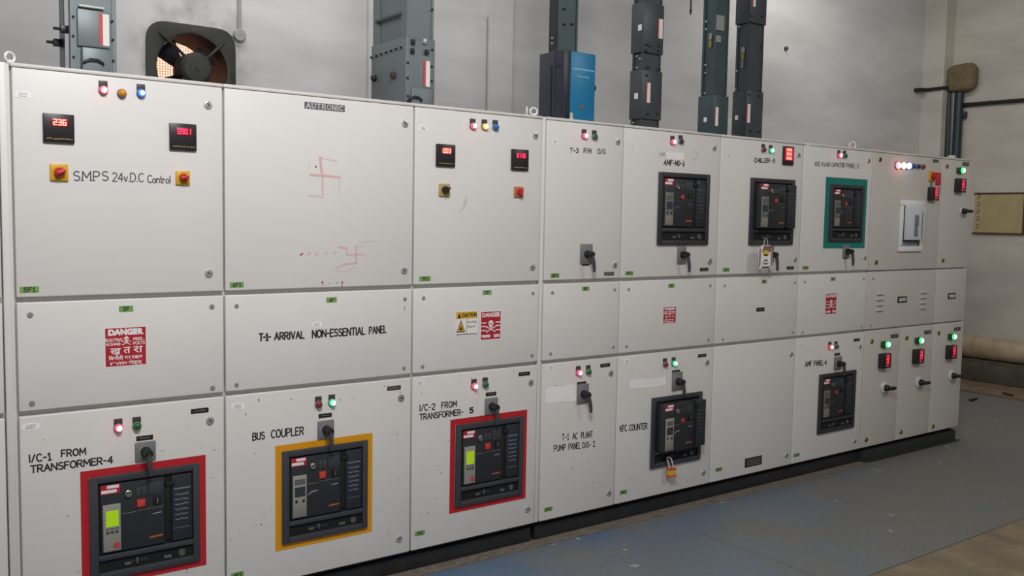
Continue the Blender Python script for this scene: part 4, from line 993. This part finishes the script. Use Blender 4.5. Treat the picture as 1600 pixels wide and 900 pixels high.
def lock_tag():
    q = at(1196.5, 400, -.064); O = Vector((q.x, -.064, q.z))
    zt, zb = at(1196, 383, -.064).z - q.z, at(1196, 420, -.064).z - q.z
    root = thing('warning_tag', 'red and white striped warning tag hanging from a breaker', 'warning tag', (q.x, -.064, q.z + zb))
    w = .062
    out = [(-w * .6, zt), (w * .6, zt), (w, zt - .03), (w * .97, zb + .01), (w * .8, zb), (-w * .8, zb), (-w * .97, zb + .01), (-w, zt - .03)]
    part('card', MB().poly(out, 0, .0015), SIGN_WHITE, root, O)
    st = MB(); DK = mat('tag_stripe', (120, 44, 44), .5)
    n = 9
    def inside_band(t, side):
        z = zb + .006 + t * (zt - zb - .03)
        return z
    for k in range(n):
        z = zb + .008 + k * (zt - zb - .034) / n
        for s in (-1, 1):
            xa, xb = (-w * .95, -w * .70) if s < 0 else (w * .70, w * .95)
            st.poly([(xa, z), (xb, z + .014), (xb, z + .022), (xa, z + .008)], -.0006)
    for k in range(6):
        x = -w * .55 + k * w * .2
        st.poly([(x, zt - .004 - .036), (x + .016, zt - .004), (x + .026, zt - .004), (x + .010, zt - .040)], -.0006)
        st.poly([(x, zb + .002), (x + .006, zb + .012), (x + .014, zb + .012), (x + .008, zb + .002)], -.0006)
    part('stripes', st, DK, root, O, 'dark red stripes')
    part('badge', MB().disc(0, zt - .045, .026, -.0012, 20, 0, .016).poly([(-.02, zt - .052), (.02, zt - .052), (.02, zt - .062), (-.02, zt - .062)], -.0012), mat('tag_yellow', (206, 196, 60), .5), root, O, 'yellow badge')
    pn = MB().box(-w * .66, w * .66, -.001, 0, zb + .02, zt - .075)
    part('panel', pn, WHITE, root, O)
    t = MB(); scribble(w * .5, .012, 1, -.0016, .006, t, 0, zt - .085, 1); scribble(w * .6, .012, 1, -.0016, .006, t, 0, zt - .105, 2); scribble(w * 1.0, .012, 1, -.0016, .006, t, 0, zt - .125, 3); scribble(w * 1.0, .02, 2, -.0016, .003, t, 0, zb + .035, 4)
    part('print', t, INK, root, O)
    zs = at(1196, 373, -.064).z - q.z
    part('shackle', MB().tube([(-.018, .002, zt - .004), (-.016, .002, zs - .01), (-.008, .006, zs), (.004, .006, zs), (.012, .002, zs - .01), (.014, .002, zt - .004)], .0035, 8), CHROME, root, O, 'steel shackle')
lock_tag()

# ------------------------------------------------------------------ busway risers
WST = mat('busway_label_white', (222, 220, 216), .5)
RST = mat('busway_label_red', (196, 62, 66), .5)
def label_strip(root, xa, xb, ya, yb, Y, red=.35):
    a, b = at(xa, ya, Y), at(xb, yb, Y); w = b.x - a.x
    part('warning_strip', MB().box(0, w * red, -.0012, 0, b.z - a.z, 0, 1).box(w * red, w, -.0012, 0, b.z - a.z, 0), [WST, RST], root, (a.x, Y, a.z), 'white and red strip')
def bolt(root, p, axis='Y', r=.008, mt=None):
    me = cached(('bolt', axis, r, (mt or BLACK).name), lambda: MB().lathe([(r * 1.3, 0), (r * 1.3, -.002), (r, -.002), (r, -.009), (r * .5, -.010)], axis, n=6).mesh('bolt', [mt or BLACK]))
    return put('bolt', me, root, p)
YF = .40
def riser(xl, xr, yref, depth, secs, mt, label, flange=.016, Y=YF, top=CEIL - .01, inset=.012):
    """secs: (pixel y of the top, pixel y of the bottom, widening); a riser standing on the cubicle tops"""
    a, b = at(xl, yref, Y), at(xr, yref, Y)
    root = thing('busway_riser', label, 'busbar trunking', ((a.x + b.x) / 2, Y + depth / 2, Z_TOP), 'busway risers standing on the cubicle tops')
    x0, x1 = a.x - wl(root).x, b.x - wl(root).x
    ox, oz = wl(root).x, Z_TOP
    hb = MB()
    hb.box(x0 + inset, x1 - .012, .012, depth - .012, .0006, top - oz)                     # core
    hb.box(x0, x0 + flange, 0, depth * .16, .0006, top - oz).box(x1 - flange, x1, 0, depth * .16, .0006, top - oz)      # front rails
    hb.box(x0, x0 + .014, depth * .86, depth, .0006, top - oz).box(x1 - .014, x1, depth * .86, depth, .0006, top - oz)  # back rails
    hb.box(x0 + flange, x1 - flange, .006, .02, .0006, top - oz)
    part('housing', hb, mt, root, (ox, Y, oz))
    part('base_flange', MB().rbox(x0 - .03, x1 + .03, -.03, depth + .03, .0005, .012, .003), mt, root, (ox, Y, oz))
    for (yt, yb, wd) in secs:
        zt = at((xl + xr) / 2, yt, Y).z - oz; zb = max(at((xl + xr) / 2, yb, Y).z - oz, .013)
        part('joint_cover', MB().rbox(x0 - wd, x1 + wd, -wd, depth + wd, zb, zt, .004), mt, root, (ox, Y, oz))
    return root, x0, x1, ox
# first riser, beside the exhaust fan
r, x0, x1, ox = riser(110, 182, 60, .20, [], DUCT, inset=.062, label= 'grey busway riser with open side rail, beside the exhaust fan')
def zpx(x, y, Y=YF): return at(x, y, Y).z
part('cover_plate', MB().rbox(x0 + .024, x1 - .024, -.008, .006, zpx(147, 74) - Z_TOP, zpx(147, 17) - Z_TOP, .002), DUCT, r, (ox, YF, Z_TOP))
part('tray', MB().rbox(x0 + .036, x1 - .028, -.02, .006, .02, zpx(147, 76) - Z_TOP, .005), DUCT, r, (ox, YF, Z_TOP))
q = at(147, 99, YF - .03)
part('pull_handle', MB().tube([(-.036, .01, -.012), (-.03, -.004, .004), (-.012, -.008, .013), (.014, -.008, .013), (.032, -.004, .004), (.038, .01, -.012)], .006, 10), BLACK, r, (q.x, YF - .018, q.z), 'black handle')
q = at(142, 11.5, YF)
part('clamp_bar', MB().rbox(-.045, .045, -.012, .006, -.004, .004, .002), mat('bar_white', (196, 198, 198), .4), r, (q.x, YF - .002, q.z), 'pale bar')
label_strip(r, 155, 171, 21, 72.5, YF - .0085)
for (x, y) in ((114, 26), (114, 56), (115, 89), (175, 33), (176, 62), (177, 95)): bolt(r, at(x, y, YF), r=.004)
for (x, y) in ((104, 47), (97, 63)):
    q = at(x, y, YF + .1); part('side_clamp', MB().rbox(-.016, .016, -.012, .012, -.014, .014, .003).lathe([(.006, -.04), (.006, .0)], 'X', n=10), BLACK, r, (ox + x0 - .002 if x > 100 else ox + x0 - .012, YF + (.09 if x > 100 else .17), q.z))
# second riser, the wide one
r, x0, x1, ox = riser(635, 677, 100, .33, [(60, 175, .006)], DUCT, 'wide grey busway riser with two round plugs on its side cover', flange=.012)
label_strip(r, 662, 671.5, 94.5, 136, YF - .007)
for (x, y) in ((586, 122), (616, 118)):
    X = ox + x0 - .006; q = onX(x, y, X)
    part('plug', MB().lathe([(.018, 0), (.018, -.010), (.012, -.018), (.004, -.018)], 'X', n=16), RUST if x > 600 else BLACK, r, (X, q.y, q.z), 'round plug')
for k in range(7):
    X = ox + x0 - .006; q = onX(581 + k * 7.7, 90 - k * 2.6, X); bolt(r, q, 'X', .005)
for (x, y) in ((636.5, 98), (636.5, 122), (637, 150), (675, 15), (675, 78), (674, 104), (674, 127), (673.5, 153)): bolt(r, at(x, y, YF - .006), r=.0045)
for (x, y) in ((644, 66), (662, 65), (643, 80), (665.5, 82)):
    q = at(x, y, YF - .006); part('clip', MB().rbox(-.009, .009, -.016, 0, -.012, .012, .003), BLACK if y > 70 or x < 650 else CHROME, r, (q.x, YF - .006, q.z))
part('tray', MB().rbox(x0 + .02, x1 - .014, -.018, -.004, .016, zpx(655, 138) - Z_TOP, .004), DUCT, r, (ox, YF, Z_TOP))
q = at(651, 156, YF - .03); part('pull_handle', MB().tube([(-.036, .01, -.010), (-.028, -.004, .004), (-.01, -.008, .012), (.012, -.008, .012), (.03, -.004, .004), (.036, .01, -.010)], .006, 10), BLACK, r, (q.x, YF - .018, q.z), 'black handle')
part('side_stiffener', MB().box(-.004, .006, .05, .30, -.006, .006), DUCT_D, r, (ox + x0 - .002, YF, at(610, 14, YF).z))
# third riser carrying the blue box
r, x0, x1, ox = riser(872, 903, 40, .075, [], DUCT_T, 'teal grey busway riser rising behind the blue tap-off box', flange=.010)
part('edge_rail', MB().box(x0 - .004, x0 + .002, .004, .07, .02, CEIL - .02 - Z_TOP), BLACK, r, (ox, YF, Z_TOP))
for (x, y) in ((864, 60), (864, 68)): q = onX(x, y, ox + x0 - .004); bolt(r, q, 'X', .005, CHROME)
for (x, y) in ((882, 14), (882, 38), (894, 38)): bolt(r, at(x, y, YF), r=.005)
Yb = .17
a, b = at(879, 130, Yb), at(929, 130, Yb); zt = at(905, 81, Yb).z
root = thing('tap_off_box', 'blue-fronted dark tap-off box standing on the lineup before the third riser', 'electrical box', ((a.x + b.x) / 2, Yb + .1, Z_TOP))
cx = wl(root).x; w = b.x - a.x; h = zt - Z_TOP
NAVY = mat('box_dark_navy', (48, 52, 64), .45, vary=.06, scale=14)
part('case', MB().rbox(-w / 2, w / 2, .012, .190, .001, h, .004).rbox(-w / 2 - .004, w / 2 + .002, .06, .075, .001, h + .004, .002), NAVY, root, (cx, Yb, Z_TOP))
xs = at(891, 130, Yb).x - cx
part('front_cover', MB().rbox(xs, w / 2 + .002, -.002, .014, .004, h - .002, .003), mat('box_blue', (12, 112, 156), .4), root, (cx, Yb, Z_TOP), 'blue front')
part('front_cover', MB().rbox(-w / 2, xs - .001, -.002, .014, .004, h - .002, .003), mat('box_dark_strip', (40, 40, 52), .4), root, (cx, Yb, Z_TOP), 'dark front strip')
t = MB(); xm = (xs + w / 2) / 2; ww = w / 2 - xs
scribble(ww * .88, .012, 1, -.0026, .0075, t, xm, at(910, 109, Yb).z - Z_TOP, 12, 1.0); scribble(ww * .5, .01, 1, -.0026, .006, t, xm, at(910, 120, Yb).z - Z_TOP, 15, 1.0)
part('print', t, mat('box_print', (120, 180, 210), .5), root, (cx, Yb, Z_TOP), 'pale blue print')
part('logo', MB().rbox(xm - .018, xm + .012, -.0032, -.001, at(908, 170, Yb).z - Z_TOP, at(908, 165, Yb).z - Z_TOP, .001), mat('logo_rust', (122, 84, 72), .5), root, (cx, Yb, Z_TOP))
part('side_latch', MB().box(-.003, .0, .02, .10, h * .78, h * .80).box(-.003, 0, .085, .092, .02, h * .78), BLACK, root, (cx - w / 2, Yb, Z_TOP))
q = at(929, 138, Yb + .02)
part('knob', MB().lathe([(.010, 0), (.014, .004), (.014, .016), (.008, .020)], 'X', n=14), BLACK, root, (cx + w / 2 + .002, Yb + .02, q.z))
part('gland', MB().lathe([(.018, 0), (.018, .02), (.011, .022), (.011, .05)], 'Z', n=14), CHROME, root, (cx - w * .30, Yb - .022, Z_TOP + .0005))
# fourth riser
r, x0, x1, ox = riser(1005, 1034, 50, .082, [(6, 84, .008), (111, 187, .008)], DUCT_D, 'dark grey busway riser alone between blue box and the paired risers', flange=.010)
label_strip(r, 1028.5, 1035, 29, 61, YF - .009, .2); label_strip(r, 1010, 1015.5, 129, 161, YF - .009, .25)
for (x, y) in ((1000, 43), (994, 150)):
    X = ox + x0 - .0085; q = onX(x, y, X); part('side_sticker', MB().box(-.001, 0, -.014, .014, -.016, .016), WST, r, (X, q.y, q.z))
for (x, y) in ((996, 88), (1001, 92), (996, 106), (990, 192)):
    X = ox + x0; q = onX(x, y, X); bolt(r, q, 'X', .005, CHROME)
for (x, y) in ((1010, 70), (1015, 72), (1030, 72), (1009, 80), (1028, 80), (1012, 105), (1030, 108), (1010, 118), (1012, 178), (1027, 178)): bolt(r, at(x, y, YF - .008), r=.005)
# fifth and sixth risers side by side
r, x0, x1, ox = riser(1117, 1137, 100, .105, [(150, 215, .010)], DUCT_T, 'dark busway riser of the close pair, with three pale stickers', flange=.010)
for (xa, xb, ya, yb) in ((1118.5, 1130, 23, 49), (1117.5, 1125, 55, 67)):
    a, b = at(xa, ya, YF + .005), at(xb, yb, YF + .005); part('sticker', MB().box(0, b.x - a.x, -.001, .0, b.z - a.z, 0), mat('sticker_grey', (140, 142, 136), .6), r, (a.x, YF - .0005, a.z), 'grey sticker')
X = ox + x0 - .0005; q = onX(1110, 57, X); part('sticker', MB().box(-.001, 0, -.012, .012, -.018, .018).box(-.001, 0, -.010, .010, -.065, -.022, 1), [mat('sticker_grey', (140, 142, 136), .6), mat('sticker_ochre', (150, 116, 50), .6)], r, (X, q.y, q.z), 'grey and ochre sticker')
label_strip(r, 1117.5, 1121.5, 167, 197, YF - .011, .15)
for (x, y) in ((1104, 34), (1104, 46), (1103, 102), (1103, 114), (1102, 146)):
    q = onX(x, y, ox + x0); bolt(r, q, 'X', .005, CHROME)
q = onX(1102, 187, ox + x0 - .0105); part('side_sticker', MB().box(-.001, 0, -.012, .012, -.014, .014), WST, r, (ox + x0 - .0105, q.y, q.z))
r, x0, x1, ox = riser(1169, 1192, 100, .10, [(-60, 37, .008), (143, 220, .008)], DUCT_D, 'dark busway riser of the close pair, farthest from the fan', flange=.010)
label_strip(r, 1176, 1180.5, -14, 11, YF - .009, .3); label_strip(r, 1167, 1171.5, 162, 192, YF - .009, .25)
X = ox + x0 - .0005; q = onX(1161, 78, X); part('sticker', MB().box(-.001, 0, -.014, .014, -.018, .018).box(-.001, 0, -.010, .012, -.06, -.022, 1).box(-.001, 0, -.004, .008, -.11, -.064), [mat('sticker_grey', (140, 142, 136), .6), mat('sticker_ochre', (150, 116, 50), .6)], r, (X, q.y, q.z), 'grey and ochre sticker')
for (x, y) in ((1156, 42), (1152, 111), (1150, 140)):
    q = onX(x, y, ox + x0); bolt(r, q, 'X', .005, CHROME)
for (x, y) in ((1174, 25), (1190, 26), (1173, 34), (1188, 74), (1187, 142), (1170, 148), (1186, 150), (1172, 205), (1185, 206)): bolt(r, at(x, y, YF - .008), r=.005)
q = onX(1151, 184, ox + x0 - .0085); part('side_sticker', MB().box(-.001, 0, -.012, .012, -.014, .014), WST, r, (ox + x0 - .0085, q.y, q.z))

# ------------------------------------------------------------------ exhaust fan
fr = thing('exhaust_fan', 'grimy olive exhaust fan set in the plaster wall, daylight behind its wire mesh', 'exhaust fan', (hx, BACK, hz - .27))
O = (hx, BACK, hz)
S = .252
n = 64; mb = MB(); vo = []; vi = []
for i in range(n):
    a = 2 * PI * i / n; c, s = math.cos(a), math.sin(a)
    e = .24
    vo.append((S * math.copysign(abs(c) ** e, c) * (1 - .05 * abs(s) ** 3), S * math.copysign(abs(s) ** e, s) * (1 - .13 * c * c))); vi.append((.200 * c, .200 * s))
vs = []; fs = []
for (ring, y) in ((vo, -.004), (vo, -.022), ([(p[0] * 1.06, p[1] * 1.06) for p in vi], -.034), (vi, -.030), (vi, .33), ([(p[0] * 1.04, p[1] * 1.04) for p in vi], .33), ([(p[0] * 1.04, p[1] * 1.04) for p in vi], -.004)):
    vs += [(p[0], y, p[1]) for p in ring]
for k in range(7):
    for i in range(n):
        j = (i + 1) % n; fs.append((k * n + i, k * n + j, ((k + 1) % 7) * n + j, ((k + 1) % 7) * n + i))
mi = []
mb.add(vs, fs)
part('shroud', mb, [FAN], fr, O)
part('throat', MB().add([(.1985 * math.cos(2 * PI * i / n), y, .1985 * math.sin(2 * PI * i / n)) for y in (-.02, .325) for i in range(n)], [(i, (i + 1) % n, n + (i + 1) % n, n + i) for i in range(n)]), RUST, fr, O, 'rusty brown throat')
part('motor', MB().lathe([(.03, -.115), (.072, -.110), (.088, -.095), (.090, .03), (.05, .05)], n=28).lathe([(.012, -.122), (.012, -.115)], n=12), FAN, fr, O)
bm_ = MB()
part('hub', MB().lathe([(.06, .05), (.06, .15), (.03, .16)], n=22), BLACK, fr, O)
for ang in (130, 40, 310, 220):
    a = math.radians(ang); mb = MB(); vs = []; N = 6
    for i in range(N + 1):
        rr = .05 + (.188 - .05) * i / N; hw = math.radians(20 + 4 * i / N)
        for s in (-1, -.33, .33, 1):
            b_ = a + hw * s * (1 - .15 * (i / N)); vs.append((rr * math.cos(b_), .125 + s * .03, rr * math.sin(b_)))
    fs = [(i * 4 + j, i * 4 + j + 1, (i + 1) * 4 + j + 1, (i + 1) * 4 + j) for i in range(N) for j in range(3)]
    mb.add(vs, fs); mb.add([(x, y + .003, z) for x, y, z in vs], [f[::-1] for f in fs])
    part('blade', mb, mat('blade_black', (36, 36, 42), .6), fr, O)
for ang in (135, 45, 225, 315):
    c, s = math.cos(math.radians(ang)), math.sin(math.radians(ang))
    part('bracket_arm', MB().tube([(c * .07, -.085, s * .07), (c * .16, -.075, s * .16), (c * .262, -.02, s * .262)], .014, 8, flat=.5), FAN, fr, O)
wm = MB(); k = -.19
while k <= .19:
    L_ = math.sqrt(max(.198 ** 2 - k * k, 0)); wm.box(k - .0011, k + .0011, .316, .319, -L_, L_); wm.box(-L_, L_, .319, .322, k - .0011, k + .0011); k += .0152
part('wire_mesh', wm, mat('mesh_rust', (150, 92, 70), .7), fr, O, 'brown wire mesh')

# ------------------------------------------------------------------ small things on the walls
q = at(373, 56, BACK)
cr = thing('wall_conduit', 'thin grey conduit dropping to round junction box by the exhaust fan', 'conduit', (q.x, BACK, q.z))
CON = mat('conduit_grey', (150, 150, 148), .5)
part('pipe', MB().tube([(0, -.012, .03), (0, -.012, CEIL - q.z - .002)], .010, 12), CON, cr, q)
part('junction_box', MB().lathe([(.036, -.001), (.036, -.026), (.031, -.030), (.001, -.030)], n=22).box(-.016, .016, -.0315, -.029, -.002, .002), CON, cr, q)
part('wire', MB().tube([(-.03, -.012, -.004), (-.06, -.006, -.010), (-.10, -.012, -.008)], .005, 8), CON, cr, q)
q = at(1227, 76, BACK)
tag(part('wall_anchor', MB().lathe([(.020, -.001), (.016, -.02), (.010, -.03), (.002, -.03)], n=12), mat('anchor_dark', (70, 66, 64), .6), None, q), 'small dark anchor stub on the plaster wall above the capacitor cubicle', 'wall anchor')
q = at(1079, 23, 1.0)
tag(part('threaded_rod', MB().tube([(0, 0, 0), (0, 0, CEIL - q.z - .001)], .006, 8).lathe([(.010, 0), (.010, .012)], 'Z', (0, 0, .02), 6), BLACK, None, q), 'thin black rod hanging from above between the busway risers', 'rod')
# cables and foam at the corner
XC = 8.86
pr = thing('riser_pipe', 'paired dark pipes in the wall corner ending at brown foam', 'pipe', (RIGHT - .06, 1.66, 0))
P0, P1 = onX(1480, 238, RIGHT - .05), onX(1490, 140, RIGHT - .05)
for (xa, xb, rr, mt, lab) in ((1478, 1483, .034, DARK, 'black pipe'), (1492, 1499, .045, mat('pipe_teal_black', (34, 48, 52), .4), 'dark teal pipe'), (1486, 1491, .03, mat('pipe_grey', (118, 124, 130), .4, .3), 'grey pipe')):
    a, b = onX(xa + 2, 238, RIGHT - .06), onX(xb, 145, RIGHT - .06)
    d = (a - b) / (b.z - a.z)
    lowp = a + d * 0; bot = Vector((RIGHT - .06, a.y, .22))
    part('pipe', MB().tube([bot, a, b], rr, 14), mt, pr, (0, 0, 0), lab)
bm = bmesh.new(); bmesh.ops.create_icosphere(bm, subdivisions=4, radius=1.0)
fa, fb_ = onX(1482, 104, RIGHT - .07), onX(1526, 142, RIGHT - .07)
cy, cz, ry, rz = (fa.y + fb_.y) / 2, (fa.z + fb_.z) / 2, abs(fa.y - fb_.y) / 2, abs(fa.z - fb_.z) / 2
rnd = random.Random(4); bl = [(Vector((rnd.uniform(-1, 1), rnd.uniform(-1, 1), rnd.uniform(-1, 1))).normalized(), rnd.uniform(.04, .14)) for _ in range(26)]
for v in bm.verts:
    d = v.co.normalized(); k = 1 + sum(a_ * max(0, d.dot(u_) - .75) * 4 for u_, a_ in bl) * .5
    e = .5
    v.co = Vector((.075 * d.x * k, ry * math.copysign(abs(d.y) ** e, d.y) * k * .94, rz * math.copysign(abs(d.z) ** e, d.z) * k * .94))
mb = MB().add([v.co[:] for v in bm.verts], [tuple(v.index for v in f.verts) for f in bm.faces]); bm.free()
tag(part('foam_plug', mb, mat('foam_brown', (116, 103, 76), .9, vary=.25, scale=24), None, (RIGHT - .076, cy, cz)), 'lumpy brown foam block on the end wall at the top of the pipes', 'foam seal')
a, b, c = onX(1430, 141, 8.85), onX(1448, 140.5, 8.85), onX(1477, 137, 8.85)
tag(part('cable_stub', MB().tube([at(1430, 141, BACK - .02), at(1440, 140.6, BACK - .05), Vector((8.845, 1.93, b.z)), Vector((8.845, 1.78, c.z)), Vector((8.90, 1.74, c.z + .005))], [.022, .024, .018, .017, .017], 10), BLACK, None), 'short black cable sticking out around the wall corner', 'cable')
a, b = onX(1506, 164, RIGHT - .03), onX(1604, 156, RIGHT - .03)
d = (b - a)
tag(part('wall_pipe', MB().tube([a, b, b + d * 3], .020, 12), BLACK, None), 'thin black pipe running level along the end wall from the foam', 'pipe')
q = onX(1507.5, 180, RIGHT)
tag(part('wall_bracket', MB().rbox(-.05, -.001, -.03, .03, -.035, .035, .006).rbox(-.07, -.04, -.012, .012, -.02, .02, .004), DARK, None, q), 'small black bracket on the end wall under the thin pipe', 'bracket')
# notice board
y0, y1, z0, z1 = .962, 1.452, 1.494, 1.895
br = thing('notice_board', 'tan board with dark edge strips hung on the plaster end wall', 'board', (RIGHT - .01, (y0 + y1) / 2, z0))
q = (RIGHT, (y0 + y1) / 2, (z0 + z1) / 2); hy, hz2 = (y1 - y0) / 2, (z1 - z0) / 2
part('panel', MB().box(-.016, -.001, -hy, hy, -hz2, hz2), mat('board_tan', (176, 160, 118), .7, vary=.08, scale=10), br, q)
part('frame', MB().rbox(-.026, -.001, -hy - .012, hy + .012, hz2 - .006, hz2 + .010, .002).rbox(-.026, -.001, -hy - .012, hy + .012, -hz2 - .010, -hz2 + .006, .002).rbox(-.026, -.001, -hy - .014, -hy + .006, -hz2, hz2, .002), mat('board_frame_brown', (84, 62, 44), .6), br, q, 'dark brown edge strip')
t = MB()
for i in range(5):
    zz = -hz2 + .05 + i * .075
    t.tube([(-.0175, hy - .02, zz), (-.0175, hy - .045, zz + .012), (-.0175, hy - .05, zz + .03), (-.0175, hy - .025, zz + .04)], .003, 6)
part('tie_holes', t, BLACK, br, q)
# insulated pipe lying on the kerb
cy0 = 1.76
pi_ = thing('insulated_pipe', 'fat tan insulated pipe lying along the dark kerb at the end wall', 'pipe', (8.93, -.5, .216))
part('lagging', MB().lathe([(.108, -7.0 + .0), (.112, -6.9), (.112, .0), (.108, .02)], 'Y', (0, 1.44, 0), 28), mat('lagging_tan', (186, 166, 138), .55, vary=.25, scale=8), pi_, (8.93, 0, .328))
for yy in (1.3, .45, -.6, -1.8): part('band', MB().ring(.1125, .004, 'Y', (0, yy, 0), 32), mat('band_tan', (150, 132, 104), .6), pi_, (8.93, 0, .328))
# stick on the floor
q0, q1 = onX(1516, 624.5, 7.6), onX(1527, 622.5, 7.6)
def onZ(x, y, Z):
    d = ray(x, y); return CAM + d * ((Z - CAM.z) / d.z)
a, b = onZ(1515.5, 625, .012), onZ(1527, 622.5, .012)
tag(part('offcut', MB().tube([a, (a + b) / 2, b], [.010, .012, .008], 8), BLACK, None), 'short black offcut lying on the floor past the end cubicle', 'offcut')
a, b = onZ(1567, 614, .012), onZ(1583, 618, .012)
tag(part('offcut', MB().tube([a, (a + b) / 2 , b], [.011, .012, .010], 8), mat('offcut_brown', (74, 50, 42), .7), None), 'short brown offcut lying on the bare floor strip near the kerb', 'offcut')
